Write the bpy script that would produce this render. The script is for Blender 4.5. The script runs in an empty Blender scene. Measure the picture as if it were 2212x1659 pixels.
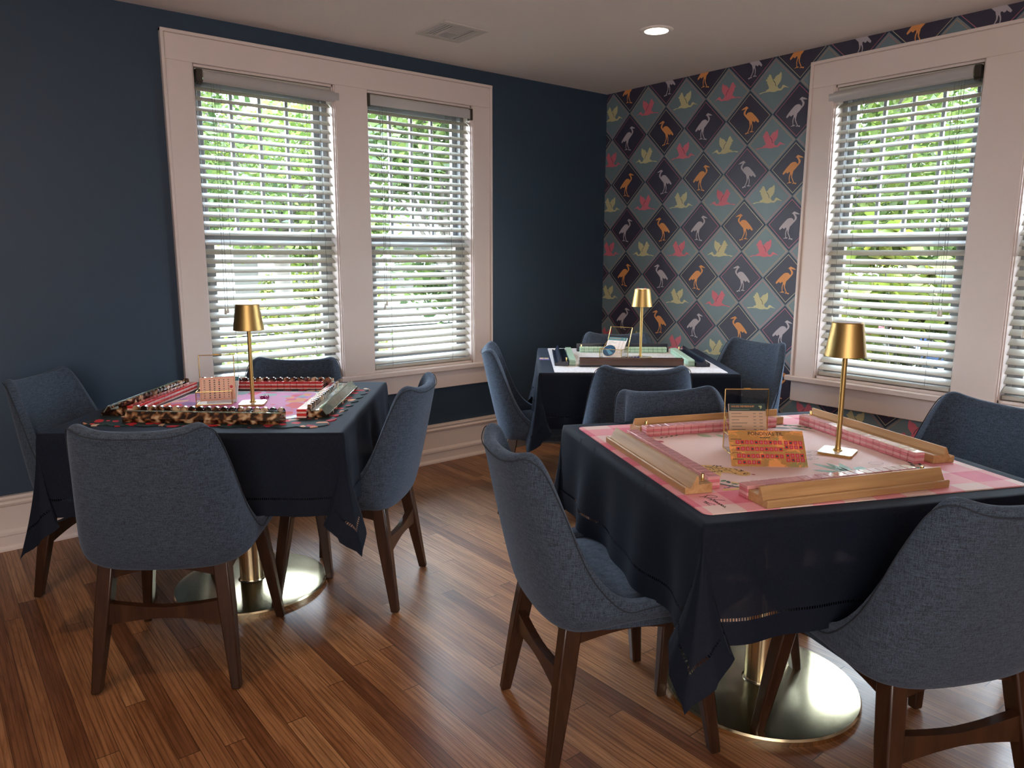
import bpy, bmesh, math, random
from mathutils import Vector, Matrix
random.seed(7)
PI = math.pi
R = math.radians
SC = bpy.context.scene
COL = SC.collection
rnd = random.random

# ------------------------------------------------------------------ objects
def tag(o, label=None, cat=None, group=None, kind=None):
    if label: o['label'] = label
    if cat: o['category'] = cat
    if group: o['group'] = group
    if kind: o['kind'] = kind
    return o

def empty(name, loc=(0, 0, 0), rz=0.0, label=None, cat=None, group=None, kind=None):
    o = bpy.data.objects.new(name, None)
    o.empty_display_size = .05
    COL.objects.link(o)
    o.location = loc
    o.rotation_euler = (0, 0, rz)
    return tag(o, label, cat, group, kind)

def copy_tree(o, parent=None):
    c = o.copy()
    COL.objects.link(c)
    if parent is not None: c.parent = parent
    for ch in list(o.children):
        copy_tree(ch, c)
    return c

class MB:
    def __init__(s):
        s.v = []; s.f = []; s.m = []; s.uv = None
    def add(s, vs, fs, m=0, M=None):
        b = len(s.v)
        if M is not None: vs = [tuple(M @ Vector(p)) for p in vs]
        s.v += [tuple(p) for p in vs]
        for f in fs:
            s.f.append([b + i for i in f]); s.m.append(m)
        return s
    def box(s, x0, x1, y0, y1, z0, z1, m=0, M=None):
        vs = [(x, y, z) for z in (z0, z1) for (x, y) in ((x0, y0), (x1, y0), (x1, y1), (x0, y1))]
        return s.add(vs, [(3, 2, 1, 0), (4, 5, 6, 7), (0, 1, 5, 4), (1, 2, 6, 5), (2, 3, 7, 6), (3, 0, 4, 7)], m, M)
    def rbox(s, x0, x1, y0, y1, z0, z1, b=.002, m=0, M=None):
        """box with chamfered edges (chamfer b)"""
        vs = []; fs = []
        bm = bmesh.new()
        mt = Matrix.Translation(((x0+x1)/2, (y0+y1)/2, (z0+z1)/2)) @ Matrix.Diagonal((x1-x0, y1-y0, z1-z0, 1))
        bmesh.ops.create_cube(bm, size=1, matrix=mt)
        bmesh.ops.bevel(bm, geom=bm.edges[:], offset=b, segments=1, affect='EDGES')
        bm.verts.index_update()
        vs = [tuple(v.co) for v in bm.verts]; fs = [[v.index for v in f.verts] for f in bm.faces]
        bm.free()
        return s.add(vs, fs, m, M)
    def prism(s, prof, a0, a1, axis='x', m=0, M=None):
        """profile list of (u,w) extruded from a0 to a1; axis x: (a,u,w), y: (u,a,w)"""
        n = len(prof)
        mk = (lambda a, p: (a, p[0], p[1])) if axis == 'x' else ((lambda a, p: (p[0], a, p[1])) if axis == 'y' else (lambda a, p: (p[0], p[1], a)))
        vs = [mk(a0, p) for p in prof] + [mk(a1, p) for p in prof]
        fs = [(i, (i+1) % n, n+(i+1) % n, n+i) for i in range(n)] + [list(range(n))[::-1], [n+i for i in range(n)]]
        return s.add(vs, fs, m, M)
    def strip(s, prof, a0, a1, axis='x', m=0, M=None):
        n = len(prof)
        mk = (lambda a, p: (a, p[0], p[1])) if axis == 'x' else (lambda a, p: (p[0], a, p[1]))
        vs = [mk(a0, p) for p in prof] + [mk(a1, p) for p in prof]
        return s.add(vs, [(i, i+1, n+i+1, n+i) for i in range(n-1)], m, M)
    def tube(s, pts, r, n=8, m=0, M=None, cap=True):
        pts = [Vector(p) for p in pts]
        rr = r if isinstance(r, (list, tuple)) else [r]*len(pts)
        vs = []; fs = []; up = None
        for i, p in enumerate(pts):
            t = (pts[min(i+1, len(pts)-1)] - pts[max(i-1, 0)]).normalized()
            if up is None:
                up = Vector((0, 0, 1)) if abs(t.z) < .9 else Vector((1, 0, 0))
            a = t.cross(up).normalized(); b = a.cross(t).normalized(); up = b
            for k in range(n):
                an = 2*PI*k/n
                vs.append(p + (a*math.cos(an) + b*math.sin(an))*rr[i])
        for i in range(len(pts)-1):
            for k in range(n):
                fs.append((i*n+k, i*n+(k+1) % n, (i+1)*n+(k+1) % n, (i+1)*n+k))
        if cap:
            fs.append(list(range(n))[::-1]); fs.append([(len(pts)-1)*n+k for k in range(n)])
        return s.add(vs, fs, m, M)
    def lathe(s, prof, n=32, m=0, M=None, c=(0, 0)):
        vs = []; fs = []
        for (r, z) in prof:
            for k in range(n):
                a = 2*PI*k/n
                vs.append((c[0]+r*math.cos(a), c[1]+r*math.sin(a), z))
        for i in range(len(prof)-1):
            for k in range(n):
                fs.append((i*n+k, i*n+(k+1) % n, (i+1)*n+(k+1) % n, (i+1)*n+k))
        return s.add(vs, fs, m, M)
    def disc(s, r, z, n=32, m=0, M=None, c=(0, 0)):
        return s.add([(c[0]+r*math.cos(2*PI*k/n), c[1]+r*math.sin(2*PI*k/n), z) for k in range(n)], [list(range(n))], m, M)
    def poly(s, pts, m=0, M=None):
        return s.add(pts, [list(range(len(pts)))], m, M)
    def line(s, pts, w, z, m=0, M=None):
        """flat ribbon in xy at height z"""
        P = [Vector((p[0], p[1], 0)) for p in pts]; vs = []
        for i, p in enumerate(P):
            t = (P[min(i+1, len(P)-1)]-P[max(i-1, 0)]).normalized(); nn = Vector((-t.y, t.x, 0))*w/2
            vs += [(p.x+nn.x, p.y+nn.y, z), (p.x-nn.x, p.y-nn.y, z)]
        return s.add(vs, [(2*i+1, 2*i+3, 2*i+2, 2*i) for i in range(len(P)-1)], m, M)
    def mesh(s, name, mats, smooth=None):
        me = bpy.data.meshes.new(name)
        me.from_pydata(s.v, [], s.f)
        for mt in mats: me.materials.append(mt)
        me.polygons.foreach_set('material_index', s.m)
        me.update()
        if smooth is not None:
            me.shade_smooth()
            me.set_sharp_from_angle(angle=R(smooth))
        return me
    def build(s, name, mats, parent=None, smooth=None, loc=None, rz=None):
        if not isinstance(mats, (list, tuple)): mats = [mats]
        o = bpy.data.objects.new(name, s.mesh(name, mats, smooth))
        COL.objects.link(o)
        if parent is not None: o.parent = parent
        if loc is not None: o.location = loc
        if rz is not None: o.rotation_euler = (0, 0, rz)
        return o

def fix_normals(o):
    bm = bmesh.new(); bm.from_mesh(o.data)
    bmesh.ops.recalc_face_normals(bm, faces=bm.faces[:]); bm.to_mesh(o.data); bm.free()

def bev(o, w=.002, seg=2, ang=35):
    m = o.modifiers.new('Bevel', 'BEVEL'); m.width = w; m.segments = seg; m.limit_method = 'ANGLE'; m.angle_limit = R(ang)
    m.harden_normals = False
    return o

def text_mb(txt, size, m=0, M=None, align='LEFT', bold=0.0, shear=0.0, mb=None):
    cu = bpy.data.curves.new('t', 'FONT'); cu.body = txt; cu.size = size; cu.align_x = align; cu.resolution_u = 2
    cu.offset = bold; cu.shear = shear
    ob = bpy.data.objects.new('t', cu)
    me = bpy.data.meshes.new_from_object(ob)
    mb = mb or MB()
    mb.add([tuple(v.co) for v in me.vertices], [list(p.vertices) for p in me.polygons], m, M)
    bpy.data.objects.remove(ob); bpy.data.curves.remove(cu); bpy.data.meshes.remove(me)
    return mb

# ------------------------------------------------------------------ materials
class NT:
    def __init__(s, name):
        s.mat = bpy.data.materials.new(name); s.mat.use_nodes = True
        s.t = s.mat.node_tree; s.b = s.t.nodes['Principled BSDF']; s.out = s.t.nodes['Material Output']
    def n(s, ty, **kw):
        nd = s.t.nodes.new(ty)
        for k, v in kw.items():
            if k.startswith('i_'):
                key = k[2:]
                nd.inputs[int(key) if key.isdigit() else key.replace('_', ' ')].default_value = v
            else: setattr(nd, k, v)
        return nd
    def l(s, a, b): s.t.links.new(a, b)
    def math(s, op, a, b=None, c=None, clamp=False):
        nd = s.t.nodes.new('ShaderNodeMath'); nd.operation = op; nd.use_clamp = clamp
        for i, x in enumerate((a, b, c)):
            if x is None: continue
            if isinstance(x, (int, float)): nd.inputs[i].default_value = x
            else: s.l(x, nd.inputs[i])
        return nd.outputs[0]
    def mix(s, fac, a, b, blend='MIX'):
        nd = s.t.nodes.new('ShaderNodeMix'); nd.data_type = 'RGBA'; nd.blend_type = blend
        for x, sk in ((fac, nd.inputs[0]), (a, nd.inputs[6]), (b, nd.inputs[7])):
            if isinstance(x, (int, float)): sk.default_value = x
            elif isinstance(x, (tuple, list)): sk.default_value = (*x, 1) if len(x) == 3 else x
            else: s.l(x, sk)
        return nd.outputs[2]
    def ramp(s, fac, stops, interp='LINEAR'):
        nd = s.t.nodes.new('ShaderNodeValToRGB'); nd.color_ramp.interpolation = interp
        e = nd.color_ramp.elements
        while len(e) < len(stops): e.new(.5)
        for el, (p, c) in zip(e, stops):
            el.position = p; el.color = (*c, 1)
        s.l(fac, nd.inputs[0]); return nd.outputs[0]
    def obj(s):
        return s.n('ShaderNodeTexCoord').outputs['Object']
    def xyz(s, v):
        nd = s.n('ShaderNodeSeparateXYZ'); s.l(v, nd.inputs[0]); return nd.outputs
    def comb(s, x, y, z=0.0):
        nd = s.n('ShaderNodeCombineXYZ')
        for i, a in enumerate((x, y, z)):
            if isinstance(a, (int, float)): nd.inputs[i].default_value = a
            else: s.l(a, nd.inputs[i])
        return nd.outputs[0]
    def scale(s, v, sx, sy, sz):
        nd = s.n('ShaderNodeMapping'); nd.inputs['Scale'].default_value = (sx, sy, sz); s.l(v, nd.inputs[0]); return nd.outputs[0]
    def noise(s, v, sc, det=2, rough=.5, dist=0):
        nd = s.n('ShaderNodeTexNoise'); nd.inputs['Scale'].default_value = sc; nd.inputs['Detail'].default_value = det
        nd.inputs['Roughness'].default_value = rough; nd.inputs['Distortion'].default_value = dist; s.l(v, nd.inputs['Vector']); return nd.outputs
    def bump(s, h, st=.2, dist=.01):
        nd = s.n('ShaderNodeBump'); nd.inputs['Strength'].default_value = st; nd.inputs['Distance'].default_value = dist
        s.l(h, nd.inputs['Height']); s.l(nd.outputs[0], s.b.inputs['Normal'])
    def set(s, **kw):
        for k, v in kw.items():
            k = k.replace('_', ' ')
            if isinstance(v, (int, float)): s.b.inputs[k].default_value = v
            elif isinstance(v, (tuple, list)): s.b.inputs[k].default_value = (*v, 1) if len(v) == 3 else v
            else: s.l(v, s.b.inputs[k])
        return s

def mat(name, col, rough=.5, metal=0.0, vary=.06, nscale=12, bump=0.0, spec=None, **kw):
    """plain surface with a little procedural variation"""
    t = NT(name); o = t.obj(); nz = t.noise(o, nscale, 3)
    f = t.math('MULTIPLY_ADD', nz[0], 2*vary, 1-vary)
    c = t.n('ShaderNodeVectorMath', operation='SCALE'); c.inputs[0].default_value = col; t.l(f, c.inputs['Scale'])
    t.set(Base_Color=c.outputs[0], Roughness=rough, Metallic=metal)
    if spec is not None: t.set(Specular_IOR_Level=spec)
    if bump: t.bump(nz[0], bump, .002)
    for k, v in kw.items(): t.set(**{k: v})
    return t.mat

def m_floor():
    t = NT('oak_strip_floor'); o = t.obj(); x, y, z = t.xyz(o)
    W = .057; L = 1.35
    r = t.math('DIVIDE', x, W); row = t.math('FLOOR', r); fr = t.math('FRACT', r)
    wn = t.n('ShaderNodeTexWhiteNoise', noise_dimensions='1D'); t.l(row, wn.inputs['W'])
    u = t.math('ADD', t.math('DIVIDE', y, L), t.math('MULTIPLY', wn.outputs[0], 7.3))
    cell = t.math('FLOOR', u); fu = t.math('FRACT', u)
    wn2 = t.n('ShaderNodeTexWhiteNoise', noise_dimensions='2D'); t.l(t.comb(row, cell), wn2.inputs['Vector'])
    rv = wn2.outputs[0]
    base = t.ramp(rv, [(0, (.17, .068, .030)), (.15, (.26, .115, .050)), (.5, (.33, .155, .070)), (.85, (.38, .19, .088)), (1, (.44, .235, .115))])
    # long wavy grain
    gv = t.comb(t.math('MULTIPLY_ADD', rv, 13.0, x), t.math('MULTIPLY_ADD', rv, 5.0, y), rv)
    g1 = t.noise(t.scale(gv, 55, 3.2, 1), 1.0, 4, .6, .8)[0]
    wv = t.n('ShaderNodeTexWave', wave_type='BANDS', bands_direction='X'); wv.inputs['Scale'].default_value = 14; wv.inputs['Distortion'].default_value = 9
    wv.inputs['Detail'].default_value = 2; wv.inputs['Detail Scale'].default_value = .35
    t.l(t.scale(gv, 1.6, .16, 1), wv.inputs['Vector'])
    fine = t.noise(t.scale(gv, 260, 9, 1), 1.0, 2)[0]
    d1 = t.ramp(g1, [(.40, (1.05, 1.02, 1)), (.60, (.58, .50, .44))])
    d2 = t.ramp(wv.outputs[0], [(0, (.42, .34, .28)), (.22, (1, 1, 1)), (1, (1.0, 1.0, 1.0))])
    d3 = t.ramp(fine, [(.45, (1, 1, 1)), (.7, (.7, .65, .6))])
    c = t.mix(.75, base, d1, 'MULTIPLY'); c = t.mix(.6, c, d2, 'MULTIPLY'); c = t.mix(.6, c, d3, 'MULTIPLY')
    e1 = t.math('LESS_THAN', t.math('MINIMUM', fr, t.math('SUBTRACT', 1.0, fr)), .017)
    e2 = t.math('LESS_THAN', t.math('MINIMUM', fu, t.math('SUBTRACT', 1.0, fu)), .0012)
    gap = t.math('MAXIMUM', e1, e2)
    c = t.mix(t.math('MULTIPLY', gap, .75), c, (.02, .008, .004))
    t.set(Base_Color=c, Roughness=t.math('MULTIPLY_ADD', fine, .2, .30), Specular_IOR_Level=.4, Coat_Weight=.12, Coat_Roughness=.2)
    t.bump(t.math('SUBTRACT', t.math('MULTIPLY', fine, .25), gap), .25, .0015)
    return t.mat

def m_fabric(name='chair_fabric', ca=(.018, .025, .038), cb=(.070, .097, .143)):
    t = NT(name); o = t.obj()
    a = t.noise(t.scale(o, 45, 45, 520), 1.0, 3, .7)[0]
    b = t.noise(t.scale(o, 520, 520, 40), 1.0, 3, .7)[0]
    c2 = t.noise(t.scale(o, 500, 500, 500), 1.0, 2)[0]
    s = t.math('ADD', t.math('MULTIPLY', a, .35), t.math('ADD', t.math('MULTIPLY', b, .35), t.math('MULTIPLY', c2, .3)))
    c = t.ramp(s, [(.41, ca), (.59, cb)])
    t.set(Base_Color=c, Roughness=.9, Specular_IOR_Level=.2, Sheen_Weight=.2, Sheen_Roughness=.5, Sheen_Tint=(.5, .65, .9))
    t.bump(s, .5, .0015)
    return t.mat

def m_wood(name, ca, cb, rough=.35, axis=2, sc=1.0, gloss=.2):
    t = NT(name); o = t.obj()
    S = [70*sc, 70*sc, 70*sc]; S[axis] = 4*sc
    g = t.noise(t.scale(o, *S), 1.0, 4, .6, .6)[0]
    S2 = [14*sc]*3; S2[axis] = 1.2*sc
    g2 = t.noise(t.scale(o, *S2), 1.0, 2, .5, 1.2)[0]
    c = t.ramp(t.math('ADD', t.math('MULTIPLY', g, .5), t.math('MULTIPLY', g2, .5)), [(.35, ca), (.65, cb)])
    t.set(Base_Color=c, Roughness=rough, Coat_Weight=gloss, Coat_Roughness=.2)
    t.bump(g, .15, .001)
    return t.mat

def m_cloth():
    t = NT('navy_tablecloth')
    uv = t.n('ShaderNodeUVMap').outputs[0]; u, v, w = t.xyz(uv)
    au = t.math('ABSOLUTE', u); av = t.math('ABSOLUTE', v)
    mx = t.math('MAXIMUM', au, av)
    mn_c = t.math('MAXIMUM', t.math('MULTIPLY', t.math('LESS_THAN', au, av), u), t.math('MULTIPLY', t.math('GREATER_THAN', au, av), v))
    mn_d = t.math('MINIMUM', t.math('MULTIPLY', t.math('LESS_THAN', au, av), u), t.math('MULTIPLY', t.math('GREATER_THAN', au, av), v))
    along = t.math('ADD', mn_c, mn_d)
    fr = t.math('FRACT', t.math('MULTIPLY', along, 150))
    k = t.math('MULTIPLY', t.math('COMPARE', mx, .762-.058, .0035), t.math('GREATER_THAN', fr, .42))
    hem = t.math('GREATER_THAN', mx, .762-.052)
    o = uv
    th = t.noise(t.scale(o, 900, 60, 1), 1, 2)[0]; th2 = t.noise(t.scale(o, 60, 900, 1), 1, 2)[0]
    s = t.math('ADD', th, th2)
    c = t.ramp(t.math('MULTIPLY', s, .5), [(.35, (.003, .0048, .011)), (.65, (.008, .013, .026))])
    c = t.mix(t.math('MULTIPLY', hem, .3), c, (.004, .007, .016))
    t.set(Base_Color=c, Roughness=.75, Specular_IOR_Level=.16, Sheen_Weight=.05, Sheen_Roughness=.45, Sheen_Tint=(.45, .6, .9))
    big = t.noise(t.scale(o, 3, 3, 1), 1, 3, .5, .4)[0]
    t.bump(t.math('ADD', t.math('MULTIPLY', s, .03), t.math('MULTIPLY', big, .6)), .35, .01)
    tr = t.n('ShaderNodeBsdfTransparent'); mx_ = t.n('ShaderNodeMixShader')
    t.l(t.math('MAXIMUM', k, t.math('MULTIPLY', t.math('SUBTRACT', 1.0, hem), .025)), mx_.inputs[0]); t.l(t.b.outputs[0], mx_.inputs[1]); t.l(tr.outputs[0], mx_.inputs[2])
    t.l(mx_.outputs[0], t.out.inputs[0])
    return t.mat

def m_glass(name='clear_glass', tint=(1, 1, 1), refl=.06):
    t = NT(name)
    tr = t.n('ShaderNodeBsdfTransparent'); tr.inputs[0].default_value = (*tint, 1)
    gl = t.n('ShaderNodeBsdfGlossy'); gl.inputs['Roughness'].default_value = .02
    lw = t.n('ShaderNodeLayerWeight'); lw.inputs[0].default_value = .25
    nz = t.noise(t.obj(), 3, 1)[0]
    f = t.math('MULTIPLY_ADD', lw.outputs['Fresnel'], .5, t.math('MULTIPLY', nz, refl), clamp=True)
    mx = t.n('ShaderNodeMixShader'); t.l(f, mx.inputs[0]); t.l(tr.outputs[0], mx.inputs[1]); t.l(gl.outputs[0], mx.inputs[2])
    t.l(mx.outputs[0], t.out.inputs[0]); t.mat.use_nodes = True
    return t.mat

def m_tortoise(name='tortoiseshell'):
    t = NT(name); o = t.obj()
    n1 = t.noise(o, 42, 1, .4, .3)[0]
    c = t.ramp(n1, [(.40, (.012, .005, .003)), (.48, (.05, .018, .008)), (.56, (.22, .10, .04)), (.70, (.60, .44, .29))])
    t.set(Base_Color=c, Roughness=.12, Coat_Weight=.6, Coat_Roughness=.04)
    return t.mat

def m_gingham():
    t = NT('pink_gingham'); x, y, z = t.xyz(t.obj())
    P = .086
    a = t.math('LESS_THAN', t.math('FRACT', t.math('DIVIDE', t.math('ADD', x, 5*P*2+.004), 2*P)), .5)
    b = t.math('LESS_THAN', t.math('FRACT', t.math('DIVIDE', t.math('ADD', y, 5*P*2+.04), 2*P)), .5)
    s = t.math('MULTIPLY', t.math('ADD', a, b), .5)
    nz = t.noise(t.obj(), 30, 3)[0]
    c = t.ramp(s, [(0, (.80, .62, .55)), (.25, (.80, .33, .36)), (.75, (.70, .13, .21))], 'CONSTANT')
    c = t.mix(t.math('MULTIPLY', nz, .35), c, (.9, .5, .5))
    t.set(Base_Color=c, Roughness=.6, Specular_IOR_Level=.2)
    return t.mat

def m_floral(name, dark=False):
    t = NT(name); o = t.obj()
    n0 = t.noise(o, 9, 2, .5)
    wob = t.n('ShaderNodeVectorMath', operation='SCALE'); t.l(n0[1], wob.inputs[0]); wob.inputs['Scale'].default_value = .09
    ad = t.n('ShaderNodeVectorMath', operation='ADD'); t.l(o, ad.inputs[0]); t.l(wob.outputs[0], ad.inputs[1])
    v = t.n('ShaderNodeTexVoronoi', feature='F1'); v.inputs['Scale'].default_value = 26 if dark else 15; t.l(ad.outputs[0], v.inputs['Vector'])
    rc = t.xyz(v.outputs['Color'])[0]; d = v.outputs['Distance']
    if dark:
        pal = t.ramp(rc, [(0, (.5, .03, .04)), (.3, (.65, .30, .18)), (.5, (.02, .05, .045)), (.75, (.6, .42, .3)), (.9, (.38, .03, .05))], 'CONSTANT')
        m = t.math('LESS_THAN', d, .42)
        c = t.mix(m, (.018, .03, .034), pal)
    else:
        x, y, z = t.xyz(o)
        edge = t.math('MAXIMUM', t.math('ABSOLUTE', x), t.math('ABSOLUTE', y))
        e = t.math('MULTIPLY_ADD', t.noise(o, 14, 3)[0], .16, edge)
        pal = t.ramp(rc, [(0, (.72, .06, .08)), (.22, (.22, .33, .33)), (.42, (.75, .25, .10)), (.58, (.30, .16, .42)), (.75, (.80, .45, .38)), (.88, (.62, .03, .12))], 'CONSTANT')
        m = t.math('MULTIPLY', t.math('GREATER_THAN', e, .225), t.math('LESS_THAN', d, .52))
        c = t.mix(m, (.62, .20, .42), pal)
        c = t.mix(.06, c, (.8, .6, .6))
    t.set(Base_Color=c, Roughness=.7, Specular_IOR_Level=.12)
    return t.mat

def m_lightmat():
    t = NT('white_mat_print'); o = t.obj()
    w = t.n('ShaderNodeTexVoronoi', feature='DISTANCE_TO_EDGE'); w.inputs['Scale'].default_value = 38; t.l(o, w.inputs['Vector'])
    n1 = t.noise(o, 60, 3)[0]
    m = t.math('MULTIPLY', t.math('LESS_THAN', w.outputs[0], .07), t.math('GREATER_THAN', n1, .46))
    c = t.mix(t.math('MULTIPLY', m, .5), (.74, .74, .78), (.42, .44, .50))
    t.set(Base_Color=c, Roughness=.4)
    return t.mat

def m_foil():
    t = NT('orange_foil_card'); o = t.obj()
    n1 = t.noise(t.scale(o, 14, 22, 14), 1, 6, .65, .8)[0]
    n2 = t.noise(o, 9, 3, .5, 1.0)[0]
    a = t.ramp(n2, [(.35, (.48, .28, .10)), (.5, (.60, .30, .09)), (.65, (.40, .34, .14))])
    c = t.mix(t.ramp(n1, [(.5, (0, 0, 0)), (.56, (1, 1, 1))]), a, (1.0, .45, .15))
    t.set(Base_Color=c, Roughness=.28, Metallic=.35)
    t.bump(n1, .25, .002)
    return t.mat

def m_paint(name, col, rough=.55, bump=.06, vary=.03):
    t = NT(name); o = t.obj()
    n1 = t.noise(o, 180, 3)[0]; n2 = t.noise(o, 2.2, 3)[0]
    f = t.math('MULTIPLY_ADD', n2, 2*vary, 1-vary)
    c = t.n('ShaderNodeVectorMath', operation='SCALE'); c.inputs[0].default_value = col; t.l(f, c.inputs['Scale'])
    t.set(Base_Color=c.outputs[0], Roughness=rough); t.bump(n1, bump, .002)
    return t.mat

def m_leaf(name, ca, cb, cc):
    t = NT(name); o = t.obj()
    g = t.n('ShaderNodeNewGeometry')
    v = t.noise(o, 1.1, 2)[0]
    c = t.ramp(t.math('MULTIPLY_ADD', g.outputs['Random Per Island'], .6, t.math('MULTIPLY', v, .4)), [(.15, ca), (.5, cb), (.85, cc)])
    t.set(Base_Color=c, Roughness=.5, Specular_IOR_Level=.3)
    tl = t.n('ShaderNodeBsdfTranslucent'); t.l(c, tl.inputs[0])
    mx = t.n('ShaderNodeMixShader'); mx.inputs[0].default_value = .5
    t.l(t.b.outputs[0], mx.inputs[1]); t.l(tl.outputs[0], mx.inputs[2]); t.l(mx.outputs[0], t.out.inputs[0])
    return t.mat

def m_emit(name, col, st):
    t = NT(name); nz = t.noise(t.obj(), 20, 1)[0]
    t.set(Base_Color=(.8, .8, .8), Emission_Color=col, Emission_Strength=t.math('MULTIPLY_ADD', nz, st*.04, st*.98))
    return t.mat

M = {}
M['floor'] = m_floor()
M['fabric'] = m_fabric()
M['walnut'] = m_wood('walnut_legs', (.016, .006, .003), (.048, .019, .009), .35, 2)
M['navy'] = m_paint('navy_wall_paint', (.023, .048, .084), .5, .05)
M['trim'] = m_paint('warm_white_trim', (.74, .65, .62), .38, .05)
M['ceil'] = m_paint('ceiling_paint', (.84, .79, .765), .8, .04)
M['vinyl'] = mat('white_vinyl', (.24, .25, .27), .35, vary=.02)
M['slat'] = mat('blind_slat', (.50, .475, .42), .38, vary=.03)
M['valance'] = mat('pearl_valance', (.55, .54, .55), .3, .35, vary=.03)
M['bracket'] = mat('dark_bracket_metal', (.10, .09, .08), .3, .8)
M['cord'] = mat('blind_cord', (.16, .16, .15), .7)
M['tassel'] = mat('clear_plastic_tassel', (.75, .74, .68), .2)
M['cloth'] = m_cloth()
M['brass'] = mat('polished_brass', (.74, .64, .42), .22, 1.0, vary=.04, nscale=4)
M['brassm'] = mat('satin_gold', (.50, .34, .13), .42, 1.0, vary=.04, nscale=6)
M['brassb'] = mat('bright_brass_wire', (.80, .56, .24), .2, 1.0)
M['mirror'] = mat('polished_plate', (.86, .84, .80), .28, .6, vary=.02)
M['glass'] = m_glass()
M['pane'] = m_glass('window_glass', (.97, .985, .975), .015)
M['acryl'] = mat('clear_green_acrylic', (.62, .70, .60), .04, 0, Transmission_Weight=.75, IOR=1.4)
M['tort'] = m_tortoise()
M['ging'] = m_gingham()
M['blush'] = m_paint('blush_mat_centre', (.78, .53, .47), .65, .02, .05)
M['floral'] = m_floral('pink_floral_print')
M['paisley'] = m_floral('dark_paisley_print', True)
M['whitemat'] = m_lightmat()
M['matnavy'] = mat('mat_navy_band', (.03, .03, .06), .45)
M['cream'] = mat('cream_ink', (.82, .68, .55), .5)
M['maple'] = m_wood('maple_rack', (.34, .18, .07), (.58, .35, .16), .55, 0, .8, .15)
M['navyrack'] = mat('navy_lacquer', (.006, .011, .028), .25)
M['rackwood'] = m_wood('brown_rack_wood', (.045, .016, .008), (.10, .04, .02), .3, 0)
M['tpink'] = mat('pink_tile_top', (.86, .42, .43), .12, 0, vary=.12, nscale=50, Transmission_Weight=.25, Coat_Weight=.5, Coat_Roughness=.03)
M['trose'] = mat('rose_tile_back', (.74, .22, .26), .15, 0, vary=.15, nscale=50, Transmission_Weight=.25, Coat_Weight=.4)
M['tred'] = mat('red_tile_back', (.55, .035, .035), .15, 0, vary=.08, Coat_Weight=.5)
M['tblush'] = mat('blush_tile_face', (.80, .50, .47), .2, 0, vary=.05, Coat_Weight=.4)
M['tmint'] = mat('mint_tile', (.50, .72, .58), .2, 0, vary=.06, Coat_Weight=.4)
M['tmintd'] = mat('mint_tile_seam', (.36, .58, .44), .25, 0, vary=.06)
M['ink'] = mat('dark_ink', (.02, .02, .03), .5)
M['redink'] = mat('red_ink', (.55, .03, .05), .5)
M['white'] = mat('white_paper', (.82, .80, .80), .5)
M['glare'] = mat('tile_white_face', (.88, .84, .82), .1, 0, Coat_Weight=.6)
M['cardpink'] = mat('pink_card', (.80, .50, .38), .5)
M['cardline'] = mat('card_border_ink', (.55, .10, .07), .5)
M['foil'] = m_foil()
M['teal'] = mat('teal_card_ink', (.06, .20, .24), .45)
M['dgreen'] = mat('dark_green_card', (.012, .035, .035), .4)
M['tanpaper'] = mat('tan_card_paper', (.52, .36, .25), .5)
M['leafgreen'] = mat('painted_leaf_green', (.09, .20, .10), .5)
M['leafdk'] = mat('painted_dark_leaf', (.02, .075, .05), .5)
M['sage'] = mat('painted_sage', (.33, .40, .22), .5)
M['leo'] = mat('painted_leopard_tan', (.74, .45, .16), .5)
M['orange'] = mat('painted_orange', (.80, .28, .07), .5)
M['berry'] = mat('painted_berry', (.42, .02, .03), .5)
M['bird_o'] = mat('wallpaper_orange', (.70, .30, .10), .5, vary=.02)
M['bird_g'] = mat('wallpaper_grey', (.46, .42, .47), .5, vary=.02)
M['bird_p'] = mat('wallpaper_pink', (.64, .16, .21), .5, vary=.02)
M['bird_y'] = mat('wallpaper_yellow', (.56, .53, .30), .5, vary=.02)
M['wp_navy'] = mat('wallpaper_navy', (.042, .040, .072), .42, vary=.04, nscale=5)
M['wp_edge'] = mat('wallpaper_border_blue', (.025, .048, .09), .5, vary=.03)
M['wp_teal'] = mat('wallpaper_teal', (.16, .23, .265), .42, vary=.05, nscale=5)
M['wp_band'] = mat('wallpaper_band', (.21, .24, .25), .5, vary=.04)
M['wp_cream'] = mat('wallpaper_cream_line', (.55, .47, .33), .4, .3)
M['wp_pink'] = mat('wallpaper_pink_line', (.52, .17, .22), .4, .3)
M['wp_gold'] = mat('wallpaper_gold_line', (.52, .28, .16), .4, .3)
M['lamp'] = m_emit('downlight_glow', (1.0, .86, .66), 10)
M['grille'] = mat('vent_white', (.55, .52, .50), .45)
M['dark'] = mat('duct_dark', (.012, .012, .012), .8)
M['die1'] = mat('purple_dice', (.35, .02, .20), .15)
M['die2'] = mat('blue_dice', (.02, .03, .28), .15)

# ------------------------------------------------------------------ measures
H = 2.44
HT = .7486      # table top (cloth) height
W2 = .489       # half table
XL, YF = -6.2, -6.6
TAB = {1: (-3.0603, -1.0564, -.654), 2: (-.9719, -1.1477, -.7054), 3: (-2.0862, -2.7461, -.4298)}

def tw(t, x, y, z=0.0):
    cx, cy, a = TAB[t]
    return Vector((cx + math.cos(a)*x - math.sin(a)*y, cy + math.sin(a)*x + math.cos(a)*y, z))

# ------------------------------------------------------------------ room shell
def struct(o): o['kind'] = 'structure'; return o

# openings: (a0,a1,z0,z1)
OA = [(-2.850, -2.112, .622, 2.220), (-1.920, -1.190, .622, 2.220)]
OB = [(-2.446, -1.710, .622, 2.222), (-3.376, -2.640, .622, 2.222)]

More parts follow.
